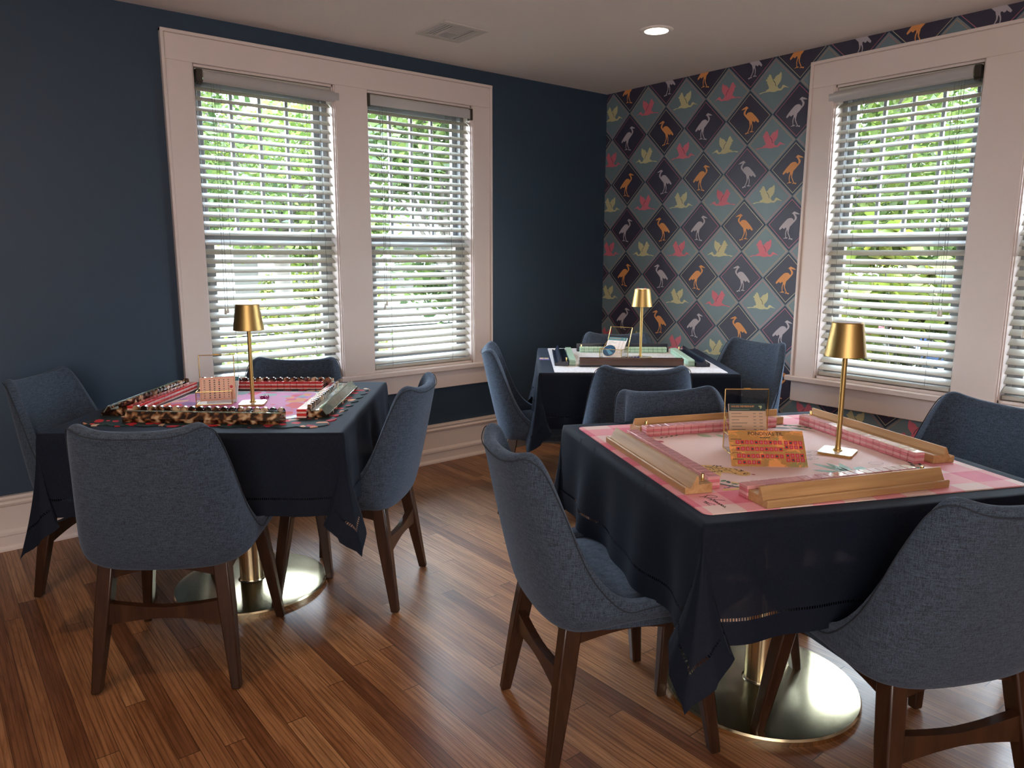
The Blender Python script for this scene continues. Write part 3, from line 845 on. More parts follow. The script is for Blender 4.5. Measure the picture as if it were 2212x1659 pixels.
# ------------------------------------------------------------------ tables and cloths
def table(t, label, clabel):
    c = TAB[t]
    root = empty('pedestal_table', (c[0], c[1], 0), c[2], label, 'table', 'square pedestal tables')
    mb = MB(); mb.rbox(-W2+.006, W2-.006, -W2+.006, W2-.006, HT-.034, HT-.005, .004); mb.build('tabletop', M['rackwood'], root)
    mb = MB(); mb.lathe([(0, .006), (.262, .006), (.290, .010), (.292, .014), (.288, .020), (.262, .0235), (.12, .0255), (.052, .030)], 72)
    mb.lathe([(.292, .0), (.292, .014)], 72)
    mb.build('base_plate', M['brass'], root, 30)
    mb = MB(); mb.lathe([(.052, .028), (.047, .033), (.045, .04), (.045, .68), (.06, .70), (.06, HT-.034)], 48); mb.build('pedestal_column', M['brass'], root, 30)
    # cloth
    Ht = HT; S2 = .762; d = S2-W2
    rng = random.Random(10+t)
    ph = [rng.random()*6.28 for _ in range(8)]
    def off(e, q, side):
        win = max(0, 1-(abs(q)/W2)**6)
        w_ = .5*math.sin(q*17+ph[side])+.35*math.sin(q*29+ph[side+4])
        return .004 + e*(.055 + .10*w_*win)
    vs = []; uv = []; fs = []; idx = {}
    def V(p, u):
        key = (round(p[0], 5), round(p[1], 5), round(p[2], 5))
        if key in idx: return idx[key]
        idx[key] = len(vs); vs.append(p); uv.append(u); return idx[key]
    NQ, NE = 64, 14
    qs = [-W2+2*W2*i/NQ for i in range(NQ+1)]; es = [d*(j/NE) for j in range(NE+1)]
    for i in range(0, NQ, 8):
        for j in range(0, NQ, 8):
            pass
    # top: single fan-free grid
    tg = [[V((x, y, Ht), (x, y)) for x in qs] for y in qs]
    for j in range(NQ):
        for i in range(NQ): fs.append((tg[j][i], tg[j][i+1], tg[j+1][i+1], tg[j+1][i]))
    rot = lambda x, y, k: (x, y) if k == 0 else ((-y, x) if k == 1 else ((-x, -y) if k == 2 else (y, -x)))
    bias = (t == 0)
    for k in range(4):
        # side facing -y rotated k*90
        g = []
        for e in es:
            row = []
            for q in qs:
                if e == 0: p = (q, -W2, Ht)
                else:
                    o_ = off(e, q, k); drop = math.sqrt(max(e*e-(o_-.004)**2, 0))
                    p = (q, -W2-o_, Ht-drop)
                X = rot(p[0], p[1], k); U = rot(q, -W2-e, k)
                row.append(V((X[0], X[1], p[2]), U))
            g.append(row)
        for j in range(NE):
            for i in range(NQ): fs.append((g[j][i], g[j+1][i], g[j+1][i+1], g[j][i+1]))
        # corner between side k (-y) and side k+1 (+x)
        NP = 28; key = [(0, (.0, .0)), (11, (.05, .07)), (22, (-.24, .09)), (34, (-.06, .16)), (45, (.13, .13))]
        # (s outward-along face, o outward normal) measured for half; mirrored for other half
        def prof(ph_):
            mir = ph_ > 45; p_ = 90-ph_ if mir else ph_
            for a_ in range(len(key)-1):
                if key[a_][0] <= p_ <= key[a_+1][0]:
                    t_ = (p_-key[a_][0])/(key[a_+1][0]-key[a_][0]); t_ = t_*t_*(3-2*t_)
                    s_ = key[a_][1][0]+(key[a_+1][1][0]-key[a_][1][0])*t_; o_ = key[a_][1][1]+(key[a_+1][1][1]-key[a_][1][1])*t_
                    break
            return (s_, o_, mir)
        g = []
        for j, e in enumerate(es):
            row = []
            for a_ in range(NP+1):
                f_ = 90*a_/NP
                m_ = min(f_, 90-f_); r = e/math.cos(R(m_))
                s_, o_, mir = prof(f_)
                grow = min(1, e/d)**.7
                base = (off(e, W2, k) if not mir else off(e, W2, k))
                b0 = off(e, W2, k); b1 = off(e, -W2, (k+1) % 4)
                lx, ly = (s_*r*grow, o_*r*grow) if not mir else (o_*r*grow, s_*r*grow)
                bw = f_/90
                X_ = W2 + lx + b1*bw; Y_ = -W2 - ly - b0*(1-bw)
                if e == 0: X_, Y_ = W2, -W2
                hor = math.hypot(lx + b1*bw*.9, ly+b0*(1-bw)*.9)
                if a_ == 0: hor = b0-.004
                if a_ == NP: hor = b1-.004
                z = Ht-math.sqrt(max(r*r-hor*hor, 0))*(1+.06*math.sin(R(2*f_))) if e > 0 else Ht
                U = (W2+e*math.tan(R(f_)), -W2-e) if f_ <= 45 else (W2+e, -W2-e*math.tan(R(90-f_)))
                XX = rot(X_, Y_, k); UU = rot(U[0], U[1], k)
                row.append(V((XX[0], XX[1], z), UU))
            g.append(row)
        for j in range(NE):
            for i in range(NP):
                q4 = (g[j][i], g[j+1][i], g[j+1][i+1], g[j][i+1])
                q4 = tuple(dict.fromkeys(q4))
                if len(q4) > 2: fs.append(q4)
    me = bpy.data.meshes.new('tablecloth'); me.from_pydata(vs, [], fs)
    ul = me.uv_layers.new(name='UVMap')
    for lp in me.loops: ul.data[lp.index].uv = uv[lp.vertex_index]
    me.materials.append(M['cloth']); me.shade_smooth()
    o = bpy.data.objects.new('tablecloth', me); COL.objects.link(o); o.location = (c[0], c[1], 0); o.rotation_euler = (0, 0, c[2])
    bm = bmesh.new(); bm.from_mesh(me); bmesh.ops.recalc_face_normals(bm, faces=bm.faces[:]); bm.to_mesh(me); bm.free()
    tag(o, clabel, 'tablecloth', 'navy tablecloths')
table(1, 'pedestal table on a round brass base under the floral-mat setting on the left', 'navy cloth with pointed hanging corners on the left table')
table(2, 'pedestal table under the white-mat setting in the far corner', 'navy cloth on the far table beside the bird wallpaper')
table(3, 'pedestal table on a wide gleaming brass disc under the pink-mat setting', 'navy cloth with hemstitched border on the pink-mat table')

# ------------------------------------------------------------------ table-top things
ZM = HT + .0004

def mat_outline(hw, hh, r, n=8, scallop=0.0, ns=9):
    pts = []
    if scallop == 0:
        for cx, cy, a0 in ((hw-r, hh-r, 0), (-hw+r, hh-r, 90), (-hw+r, -hh+r, 180), (hw-r, -hh+r, 270)):
            for k in range(n+1):
                a = R(a0+90*k/n); pts.append((cx+r*math.cos(a), cy+r*math.sin(a)))
    else:
        for (x0, y0, x1, y1, nx, ny) in ((hw, -hh, hw, hh, 1, 0), (hw, hh, -hw, hh, 0, 1), (-hw, hh, -hw, -hh, -1, 0), (-hw, -hh, hw, -hh, 0, -1)):
            for k in range(ns*6):
                t = k/(ns*6); b = scallop*(abs(math.sin(PI*t*ns))-.5)
                ce = min(t, 1-t)*ns; rr = 0
                if ce < .9: rr = -.030*(1-ce/.9)**2
                pts.append((x0+(x1-x0)*t+nx*(b+rr), y0+(y1-y0)*t+ny*(b+rr)))
    return pts

def slab(mb, pts, z0, z1, m=0):
    n = len(pts)
    mb.add([(x, y, z0) for x, y in pts]+[(x, y, z1) for x, y in pts], [list(range(n))[::-1], [n+i for i in range(n)]]+[(i, (i+1) % n, n+(i+1) % n, n+i) for i in range(n)], m)

# pink gingham mat
c = TAB[3]
mb = MB(); slab(mb, mat_outline(.452, .434, .022), 0, .003, 0)
mats3 = [M['ging'], M['blush'], M['leafdk'], M['leafgreen'], M['sage'], M['leo'], M['ink'], M['orange'], M['berry']]
Z1, Z2, Z3 = .0033, .0036, .0039
cp = []
for k in range(64):
    a = 2*PI*k/64; ca, sa = math.cos(a), math.sin(a); e = .62
    cp.append((.350*math.copysign(abs(ca)**e, ca), .335*math.copysign(abs(sa)**e, sa), Z1))
mb.add(cp, [list(range(64))], 1)
def leaf(x, y, L, w, ang, m, z=Z2):
    pts = []
    for k in range(10):
        t = k/9; pts.append((L*t, w*math.sin(PI*t)**.8*.5))
    for k in range(8, 0, -1):
        t = k/9; pts.append((L*t, -w*math.sin(PI*t)**.8*.5))
    a = R(ang); ca, sa = math.cos(a), math.sin(a)
    mb.add([(x+u*ca-v_*sa, y+u*sa+v_*ca, z) for u, v_ in pts], [list(range(len(pts)))], m)
# garlands of small leaves near the four corners
for (sx, sy) in ((-1, -1), (1, 1), (1, -1), (-1, 1)):
    pts = []
    for k in range(13):
        a = R(14+62*k/12); e = .62
        x = sx*.350*math.cos(a)**e; y = sy*.335*math.sin(a)**e; pts.append((x, y))
        if k % 1 == 0 and k < 12:
            leaf(x-sx*.016, y-sy*.012, .020, .012, random.choice((20, 70, 110)), random.choice((2, 2, 3, 4)))
    mb.line(pts, .007, Z3, 2)
# leopard lying on the mat: body, head, tail, spots
LE = [(-.325, -.13), (-.318, -.105), (-.30, -.085), (-.275, -.075), (-.25, -.082), (-.232, -.098), (-.218, -.115), (-.204, -.125), (-.190, -.142), (-.182, -.160), (-.180, -.176), (-.188, -.190), (-.203, -.198), (-.217, -.193), (-.226, -.180), (-.232, -.165), (-.245, -.155), (-.258, -.160), (-.266, -.178), (-.280, -.190), (-.295, -.188), (-.300, -.172), (-.290, -.160), (-.305, -.150), (-.318, -.145)]
mb.add([(x, y, Z3) for x, y in LE], [list(range(len(LE)))], 5)
mb.line([(-.272, -.235), (-.258, -.250), (-.255, -.268), (-.270, -.283), (-.295, -.290), (-.325, -.288)], .012, Z3, 5)
rg = random.Random(3)
for k in range(150):
    x = -.325+.15*rg.random(); y = -.20+.13*rg.random()
    if ((x+.262)/.055)**2+((y+.120)/.036)**2 < 1 or ((x+.205)/.018)**2+((y+.160)/.030)**2 < 1:
        leaf(x, y, .0075, .0045, rg.random()*180, 6, Z3+.0003)
for k in range(7): leaf(-.262-.009*k, -.250-.007*k+.0015*k*k*.3, .007, .004, 60*k, 6, Z3+.0003)
mb.line([(-.232, -.140), (-.222, -.150), (-.224, -.165), (-.214, -.172)], .0016, Z3+.0003, 6)
mb.line([(-.196, -.172), (-.202, -.180), (-.196, -.188)], .0018, Z3+.0003, 6)
leaf(-.196, -.150, .012, .008, -40, 6, Z3+.0003); leaf(-.184, -.186, .012, .008, -50, 8, Z3+.0003)
# palm leaves, fruit
for (x, y, L_) in ((.038, -.133, .118), (.078, -.140, .105), (-.002, -.190, .100), (.112, -.150, .095)):
    leaf(.083, -.245, math.hypot(x-.083, y+.245), .022, math.degrees(math.atan2(y+.245, x-.083)), 3)
leaf(.115, -.225, .045, .034, 40, 3); leaf(.10, .10, .06, .03, 20, 4)
leaf(-.11, .250, .055, .034, -60, 4); leaf(-.05, .235, .055, .022, -80, 4)
leaf(-.315, .262, .060, .040, -40, 7)
for (x, y) in ((-.280, .196), (-.268, .188)): mb.add([(x+.012*math.cos(k), y+.012*math.sin(k), Z3) for k in [i*2*PI/12 for i in range(12)]], [list(range(12))], 8)
mb.line([(-.300, .225), (-.285, .205), (-.262, .172)], .0014, Z3, 6)
for k in range(4): leaf(-.25+.02*k, .225+.006*k, .022, .006, 40, 2)
leaf(.24, .25, .07, .02, 160, 2); leaf(.27, .21, .06, .02, 120, 3); mb.line([(.20, .27), (.25, .24), (.285, .19)], .003, Z3, 2)
for i in range(3):
    pts = [(.10-.022*i+.022*math.cos(a)+.010*math.cos(3*a), -.025-.034*i+.009*math.sin(a)+.004*math.sin(4*a)) for a in [k*2*PI/24 for k in range(25)]]
    mb.line(pts, .0014, Z3, 6)
    pts = [(.10-.022*i+.012*math.cos(a), -.025-.034*i+.005*math.sin(a)) for a in [k*2*PI/16 for k in range(17)]]
    mb.line(pts, .0010, Z3, 6)
pts = [(.211+.022*math.cos(a), -.176+.012*math.sin(a)) for a in [k*2*PI/20 for k in range(21)]]; mb.line(pts, .0012, Z3, 6)
# handwritten name, placed from the photograph
RB = [[(120,885),(180,885),(235,878)],[(215,905),(245,880),(272,862),(330,862),(400,875),(440,890),(425,903),(330,905),(255,905),(245,912),(270,905)],[(265,905),(310,925),(340,930),(345,920),(320,922),(330,940),(365,945)],[(285,948),(380,940),(470,948),(578,958)],[(365,945),(400,925),(385,950),(360,965),(395,965),(410,955),(400,975),(420,985)],[(415,985),(450,985),(435,975),(430,995),(460,1005),(480,1002),(470,1015),(450,1010),(470,1022),(500,1022)],[(500,1022),(520,1018),(505,1030),(500,1042),(530,1048),(545,1038),(530,1052),(560,1058),(580,1052),(560,1065),(550,1068),(570,1075)],[(195,975),(310,1035)],[(225,960),(240,985),(250,970),(265,1000),(280,985),(300,1010),(320,1000),(340,1015),(360,1008),(400,1030)]]
# affine from crop pixels to mat coordinates (letters run towards the near corner)
def rb(p):
    # affine map of the handwriting strokes onto the mat corner
    P0, P1, P2 = (120., 870.), (578., 1070.), (197., 1027.)
    Q0, Q1, Q2 = Vector((-.403, -.314)), Vector((-.384, -.404)), Vector((-.426, -.377))
    a, b, c_, d_ = P1[0]-P0[0], P2[0]-P0[0], P1[1]-P0[1], P2[1]-P0[1]
    det = a*d_-b*c_; x, y = p[0]-P0[0], p[1]-P0[1]
    u = (x*d_-b*y)/det; v_ = (a*y-c_*x)/det
    q_ = Q0+(Q1-Q0)*u+(Q2-Q0)*v_; return (q_.x, q_.y)
for st in RB: mb.line([rb(p) for p in st], .0022, .0036, 6)
o = mb.build('game_mat', mats3, None, None, (c[0]-.0, c[1], ZM), c[2]); 
o.location = tw(3, -.006, .000, ZM)
tag(o, 'pink gingham game mat printed with leopard and leaves', 'game mat')

# dark paisley scalloped mat with pink floral centre
mb = MB(); slab(mb, mat_outline(.418, .372, .03, scallop=.022, ns=9), 0, .003, 0)
n_ = 96
def ctr(hw, hh, wob, z, m):
    pts = []
    for k in range(n_):
        a = 2*PI*k/n_; ca, sa = math.cos(a), math.sin(a); e = .42; f = 1+wob*math.sin(a*12)
        pts.append((hw*f*math.copysign(abs(ca)**e, ca), hh*f*math.copysign(abs(sa)**e, sa), z))
    mb.add(pts, [list(range(n_))], m)
ctr(.315, .275, 0, .0033, 2); ctr(.292, .255, .018, .0036, 3); ctr(.286, .249, .018, .0039, 1)
o = mb.build('game_mat', [M['paisley'], M['floral'], M['matnavy'], M['cream']], None, None, tw(1, .012, -.022, ZM), TAB[1][2]+R(-3))
tag(o, 'dark paisley scalloped game mat with orchid pink floral centre', 'game mat')

# white mat
mb = MB(); slab(mb, mat_outline(.425, .468, .014), 0, .003, 0)
o = mb.build('game_mat', [M['whitemat']], None, None, tw(2, .003, -.001, ZM), TAB[2][2]+R(1))
tag(o, 'white printed game mat on the far table', 'game mat')
ZT = ZM + .0040

# racks: profile y: inner 0 -> outer (towards player), z up
RPT = [(0, 0), (0, .022), (.036, .022), (.0405, .033), (.045, .033), (.062, .010), (.073, .014), (.072, 0)]
RP = [(0, 0), (0, .024), (.036, .022), (.037, .044), (.042, .044), (.058, .013), (.070, .019), (.073, .016), (.072, 0)]
def rack(t, x, y, ang, L, style, label, group):
    """x,y: centre of the inner bottom edge, ang: direction (deg, table frame) pointing from inside to the player"""
    root = empty('tile_rack', tw(t, x, y, ZT), TAB[t][2]+R(ang-90), label, 'tile rack', group)
    h = L/2
    body = {'maple': M['maple'], 'navy': M['navyrack'], 'brown': M['navyrack'], 'tort': M['tort']}[style]
    # small end piece separate by a dark joint
    mb = MB(); mb.prism([p for p in (RPT if style == 'tort' else RP)], -h, h, 'x'); o = mb.build('rack_body', body, root); fix_normals(o); bev(o, .0008, 1)
    sgn = 1
    if style == 'maple':
        mb = MB(); mb.prism([(-.0004, -.0), (-.0004, .0244), (.0360, .0224), (.0360, .0219)], -h+.0175, -h+.0185, 'x')
        mb.build('joint_line', M['walnut'], root)
    if style == 'brown':
        mb = MB(); mb.box(-h, h, .0595, .0745, .008, .042); mb.box(-h, h, .040, .0600, .036, .042); mb.build('wooden_face', M['rackwood'], root)
    if style == 'tort':
        mb = MB()
        n = 19
        for k in range(n):
            cx_ = -h+L*(k+.5)/n; r = L/n*.5
            vs = []
            N = 8
            prof = [(cx_+r*math.cos(PI*i/N), .022+.024*math.sin(PI*i/N)**.7) for i in range(N+1)]
            vs = [(px, -.003, pz) for px, pz in prof]+[(px, .009, pz) for px, pz in prof]
            m_ = N+1
            mb.add(vs, [(i, i+1, m_+i+1, m_+i) for i in range(N)]+[list(range(m_)), [m_+i for i in range(m_)][::-1], (0, m_, m_+N, N)])
        o = mb.build('scalloped_edge', M['tort'], root, 40); fix_normals(o)
        mb = MB(); mb.prism([(.010, .024), (.010, .0265), (.036, .0255), (.036, .0225)], -h+.002, h-.002, 'x'); mb.box(-h, h, .0400, .0450, .0332, .036)
        if 'clear' in label: mb.prism([(.0455, .034), (.0625, .0105), (.0645, .0115), (.0475, .0355)], -h+.001, h-.001, 'x')
        mb.build('acrylic_sheet', M['acryl'], root)
    else:
        mb = MB(); mb.lathe([(.0042, .022), (.0042, .0395), (.0036, .0405), (0, .0405)], 14, c=(-h+.028, .012)); mb.build('brass_peg', M['brassb'], root, 40)
    return root

# tiles
TW_, TD, THH = .0262, .034, .0158
def tile_proto(name, top, bot, dot):
    mb = MB(); mb.rbox(-TW_/2, TW_/2, -TD/2, TD/2, THH*.42, THH, .0016, 0); mb.rbox(-TW_/2+.0002, TW_/2-.0002, -TD/2+.0002, TD/2-.0002, 0, THH*.44, .0012, 1)
    if dot:
        mb.add([(x, y, THH+.0001) for x, y in ((.0026, 0), (.0007, .0007), (0, .0026), (-.0007, .0007), (-.0026, 0), (-.0007, -.0007), (0, -.0026), (.0007, -.0007))], [list(range(8))], 2)
    o = mb.build(name, [top, bot, dot or bot]); return o
protos = {'pink': ('pink_game_tile', M['tpink'], M['trose'], M['redink']), 'red': ('red_game_tile', M['tred'], M['tblush'], None), 'mint': ('mint_game_tile', M['tmint'], M['tmintd'], None)}
PR = {}
def tiles(t, x0, y0, ang, n, kind, label, group, top_face=None, lower='same'):
    """row start x0,y0 (centre of first tile), ang = row direction in table frame"""
    dx, dy = math.cos(R(ang)), math.sin(R(ang))
    for lev in range(2):
        for k in range(n):
            if kind not in PR:
                PR[kind] = tile_proto(*protos[kind]); o = PR[kind]
            else:
                o = PR[kind].copy(); COL.objects.link(o)
            j = (rnd()-.5)*.0012; s = .0268*k
            o.location = tw(t, x0+dx*s-dy*j, y0+dy*s+dx*j, ZT+lev*(THH+.0002))
            o.rotation_euler = (0, 0, TAB[t][2]+R(ang)+(rnd()-.5)*.012)
            tag(o, label, 'game tile', group)

G = 'wooden tile racks on the pink mat'
rack(3, -.043, -.349, -86.3, .535, 'maple', 'light wooden rack with brass peg along the near edge of the pink mat', G)
rack(3, -.367, -.040, 180, .520, 'maple', 'light wooden rack on the left side of the pink mat', G)
rack(3, -.028, .300, 92.5, .540, 'maple', 'light wooden rack along the far edge of the pink mat', G)
rack(3, .345, .060, 2, .560, 'maple', 'light wooden rack on the window side of the pink mat', G)
tiles(3, -.300, -.347, 3.7, 19, 'pink', 'translucent pink tile in the double row beside the near wooden rack', 'pink tiles beside the near rack')
tiles(3, -.349, -.262, 90, 19, 'pink', 'translucent pink tile in the double row beside the left wooden rack', 'pink tiles beside the left rack')
tiles(3, -.280, .268, 2.5, 18, 'pink', 'translucent pink tile in the double row beside the far wooden rack', 'pink tiles beside the far rack')
tiles(3, .3180, -.196, 91, 19, 'pink', 'translucent pink tile in the double row beside the rack on the window side', 'pink tiles beside the window-side rack')

G = 'tortoiseshell racks on the paisley mat'
rack(1, -.013, -.290, -95, .545, 'tort', 'tortoiseshell rack with scalloped rim along the near edge of the paisley mat', G)
rack(1, -.335, .040, 178, .545, 'tort', 'tortoiseshell and clear acrylic rack on the left of the paisley mat', G)
rack(1, .000, .322, 90, .560, 'tort', 'tortoiseshell rack with scalloped rim at the window side of the paisley mat', G)
rack(1, .325, .010, 0, .560, 'tort', 'clear-topped tortoiseshell rack on the right of the paisley mat', G)
tiles(1, -.314, -.205, 88, 19, 'red', 'red-backed tile in the double row beside the left tortoiseshell rack', 'red tiles beside the left rack')
tiles(1, -.222, .300, 0, 18, 'red', 'red-backed tile in the double row in front of the window-side tortoiseshell rack', 'red tiles beside the window-side rack')
tiles(1, .304, -.268, 90, 20, 'red', 'red-backed tile in the double row beside the right tortoiseshell rack', 'red tiles beside the right rack')

G = 'dark racks on the white mat'
rack(2, -.015, -.225, -90, .530, 'brown', 'dark rack with brown wooden face along the near edge of the white mat', G)
rack(2, -.335, -.010, 180, .530, 'navy', 'navy rack on the left of the white mat', G)
rack(2, .010, .300, 90, .540, 'navy', 'navy rack along the far edge of the white mat', G)
rack(2, .318, -.005, 0, .540, 'navy', 'navy rack on the right of the white mat', G)
tiles(2, -.255, -.205, 0, 19, 'mint', 'mint green tile in the double row behind the brown-faced rack', 'mint tiles beside the near rack')
tiles(2, -.315, -.245, 90, 19, 'mint', 'mint green tile in the double row beside the left navy rack', 'mint tiles beside the left rack')
tiles(2, -.232, .280, 0, 19, 'mint', 'mint green tile in the double row beside the far navy rack', 'mint tiles beside the far rack')
tiles(2, .298, -.245, 90, 19, 'mint', 'mint green tile in the double row beside the right navy rack', 'mint tiles beside the right rack')

# table lamps
def lamp_proto():
    root = empty('table_lamp')
    mb = MB(); pts = mat_outline(.047, .047, .010, 5); slab(mb, pts, 0, .0065, 0); slab(mb, mat_outline(.0465, .0465, .010, 5), .0065, .0075, 1)
    o = mb.build('lamp_base', [M['brassm'], M['mirror']], root)
    mb = MB(); mb.lathe([(.013, .0070), (.0125, .011), (.009, .0125), (.0075, .020), (.0072, .03), (.0072, .30), (.012, .305), (.012, .312), (0, .312)], 24); mb.build('stem', M['brassm'], root, 35)
    mb = MB(); mb.lathe([(.0555, .285), (.0562, .286), (.0425, .380), (.040, .3825), (.036, .3825)], 48); mb.lathe([(.0550, .2852), (.0415, .379)], 48); sh = mb.build('lamp_shade', M['brassm'], root, 35)
    mb = MB(); mb.disc(.0365, .3822, 40); o = mb.build('diffuser_cap', M['white'], sh)
    mb = MB(); mb.disc(.0415, .340, 40); mb.build('lower_diffuser', M['white'], sh)
    return root
LP = lamp_proto()
for i, (t, x, y, a, lab) in enumerate(((1, .055, -.030, 8, 'small gold table lamp on the floral mat in front of the left window'), (2, .078, .044, 45, 'small gold table lamp on the white mat of the far table'), (3, .184-.012, -.058, -50, 'small gold table lamp with polished square base on the pink mat'))):
    o = LP if i == 0 else copy_tree(LP)
    o.location = tw(t, x, y, ZT if t != 1 else ZM+.0042); o.rotation_euler = (0, 0, TAB[t][2]+R(a)); tag(o, lab, 'table lamp', 'gold table lamps')

# glass and brass card boxes with raised lid
def card_box(t, x, y, ang, lean, label):
    """origin = front-left bottom corner, local x along front, y to the back"""
    root = empty('glass_card_holder', tw(t, x, y, ZT), TAB[t][2]+R(ang), label, 'card holder', 'brass-edged glass card holders')
    w, d_, h, H2 = .128, .105, .052, .126
    r = .0019
    def wire(name, segs):
        mb = MB()
        for a, b in segs: mb.tube([a, b], r, 6)
        return mb.build(name, M['brassb'], root, 60)
    b4 = [(0, 0, .002), (w, 0, .002), (w, d_, .002), (0, d_, .002)]; t4 = [(p[0], p[1], h) for p in b4]
    wire('box_frame', [(b4[i], b4[(i+1) % 4]) for i in range(4)]+[(t4[i], t4[(i+1) % 4]) for i in range(4)]+[(b4[i], t4[i]) for i in range(4)])
    ly = H2*math.sin(R(lean)); lz = H2*math.cos(R(lean))
    l4 = [(0, d_, h), (w, d_, h), (w, d_+ly, h+lz), (0, d_+ly, h+lz)]
    lf = wire('lid_frame', [(l4[i], l4[(i+1) % 4]) for i in range(4)]+[((w*.42, d_+ly, h+lz+.002), (w*.58, d_+ly, h+lz+.002))])
    wire('chain', [((.001, d_*.5, h), (.001, d_+ly*.35, h+lz*.35))])
    mb = MB(); mb.box(0, w, -.0004, .0004, .003, h); mb.box(0, w, d_-.0004, d_+.0004, .003, h); mb.box(-.0004, .0004, 0, d_, .003, h); mb.box(w-.0004, w+.0004, 0, d_, .003, h)
    mb.build('glass_pane', M['glass'], root)
    mb = MB(); mb.add(l4, [(0, 1, 2, 3)]); mb.build('lid_pane', M['glass'], lf)
    mb = MB(); mb.box(.002, w-.002, .002, d_-.002, .0005, .0022); mb.build('mirror_floor', M['mirror'], root)
    return root

def card_frame(t, x, y, ang, z, lean):
    """matrix: card lies in local xz-plane leaning back; returns (loc, euler)"""
    return tw(t, x, y, z), (R(90-lean), 0, TAB[t][2]+R(ang))

def place(o, t, x, y, ang, z, lean, roll=0):
    loc = tw(t, x, y, z)
    Mx = Matrix.Rotation(TAB[t][2]+R(ang), 4, 'Z') @ Matrix.Rotation(R(90-lean), 4, 'X') @ Matrix.Rotation(R(roll), 4, 'Z')
    o.location = loc; o.rotation_euler = Mx.to_euler()

def sheet(mb, w, h, m=0, th=.0006):
    mb.box(0, w, 0, h, -th, 0, m)

# table 1: pink card with columns of symbols, printed sideways
bx1 = card_box(1, -.147, -.062, 12, 2, 'brass-edged glass card holder with raised lid on the floral mat')
mb = MB(); w, h = .128, .092; sheet(mb, w, h, 0)
z1_, z2_ = .0003, .0005
for q in ((.004, w-.004, .004, .0050), (.004, w-.004, h-.005, h-.004), (.004, .005, .004, h-.004), (w-.005, w-.004, .004, h-.004)): mb.box(q[0], q[1], q[2], q[3], 0, z1_, 1)
rg = random.Random(5)
glyph = ['0', '1', '2', '3', '4', '5', '6', '7', '8', '9']
for col in range(6):
    for row in range(9):
        cx_ = .020+.0168*col; cy_ = h-.012-.0085*row
        M_ = Matrix.Translation((cx_, cy_, z2_)) @ Matrix.Rotation(R(90), 4, 'Z')
        if col == 0: text_mb('DE3456789'[row], .0085, 2, M_, 'CENTER', .0002, mb=mb)
        elif col in (1, 2): mb.add([(cx_+.0035*a_, cy_+.0024*b_, z2_) for a_, b_ in ((-1, -1), (-.2, -1), (0, .2), (.3, -1), (1, -1), (.3, 1), (-.6, 1))], [list(range(7))], 2)
        elif col == 3: mb.add([(cx_+.003*math.cos(k), cy_+.0026*math.sin(k), z2_) for k in [i*2*PI/10 for i in range(10)]], [list(range(10))], 1 if row % 3 == 0 else 2)
        else: mb.box(cx_-.002, cx_+.002, cy_-.002, cy_+.001, 0, z2_, 2)
mb.add([(w-.014+.006*math.cos(k)*(1+.15*math.sin(5*k)), h*.55+.006*math.sin(k), z2_) for k in [i*2*PI/20 for i in range(20)]], [list(range(20))], 3)
o = mb.build('instruction_card', [M['cardpink'], M['cardline'], M['ink'], M['redink']])
place(o, 1, -.140, -.042, 12, ZT+.012, 22, 2); tag(o, 'small pink card with rows of black symbols in the left glass holder', 'card')
# membership stack behind it
def member_card(t, x, y, ang, z, lean, colh, paper, lab, n=1, roll=0, txt='HOUSE MEMBERSHIP'):
    mb = MB(); w, h = .108, .140
    mb.box(0, w, 0, h, -.0016*n, 0, 1)
    mb.box(0, w, h-.022, h, 0, .0002, 0)
    text_mb(txt, .0075, 2, Matrix.Translation((.006, h-.011, .0004)), mb=mb)
    mb.box(.006, .060, h-.018, h-.0172, 0, .0003, 3)
    mb.add([(w-.016+a_, h-.011+b_, .0004) for a_, b_ in ((-.006, .004), (.004, .005), (.006, .001), (.001, -.006), (-.001, 0))], [list(range(5))], 3)
    for k, L in enumerate((.03, .05, .022, .046, .030, .040, .026, .05, .034)):
        yy = h-.030-.0095*k
        mb.box(.006, .006+L, yy, yy+.0012, 0, .0003, 4)
        mb.box(.070, .078, yy, yy+.0012, 0, .0003, 4); mb.box(.088, .098, yy, yy+.0012, 0, .0003, 4)
        mb.box(.004, w-.004, yy-.004, yy-.0036, 0, .0002, 2)
    o = mb.build('membership_card', [colh, paper, M['bird_o'], M['sage'], M['ink']])
    place(o, t, x, y, ang, z, lean, roll); tag(o, lab, 'card'); return o
member_card(1, -.124, -.020, 12, ZT+.0035, 56, M['teal'], M['white'], 'stack of white cards lying back in the left glass holder behind the pink card', 6)
# table 3
bx3 = card_box(3, -.150, -.030, -14, 3, 'brass-edged glass card holder with raised lid on the pink mat')
member_card(3, -.125, .025, -14, ZT+.0035, 20, M['dgreen'], M['tanpaper'], 'house membership price card standing in the glass holder on the pink mat', 5)
mb = MB(); w, h = .205, .108; sheet(mb, w, h, 0, .0005)
text_mb('PONDIVAS TIL', .0150, 1, Matrix.Translation((w*.26, h-.015, .0006)), mb=mb, bold=.0001)
for k in range(7): mb.box(w*.42+.004*k, w*.42+.004*k+.0028, h-.023, h-.0205, 0, .0005, 1)
cols3 = [2, 3, 4, 5, 6]
def tl_(x, y, k):
    mb.box(x, x+.0105, y, y+.0115, 0, .0004, 2)
    if k == 0:
        mb.box(x+.003, x+.0075, y+.002, y+.009, 0, .0006, 4)
    elif k == 1:
        mb.add([(x+.0052+.003*math.cos(a_), y+.0055+.003*math.sin(a_), .0006) for a_ in [i*2*PI/8 for i in range(8)]], [list(range(8))], 3)
    else: mb.add([(x+.002, y+.002, .0006), (x+.009, y+.004, .0006), (x+.004, y+.010, .0006)], [(0, 1, 2)], 4)
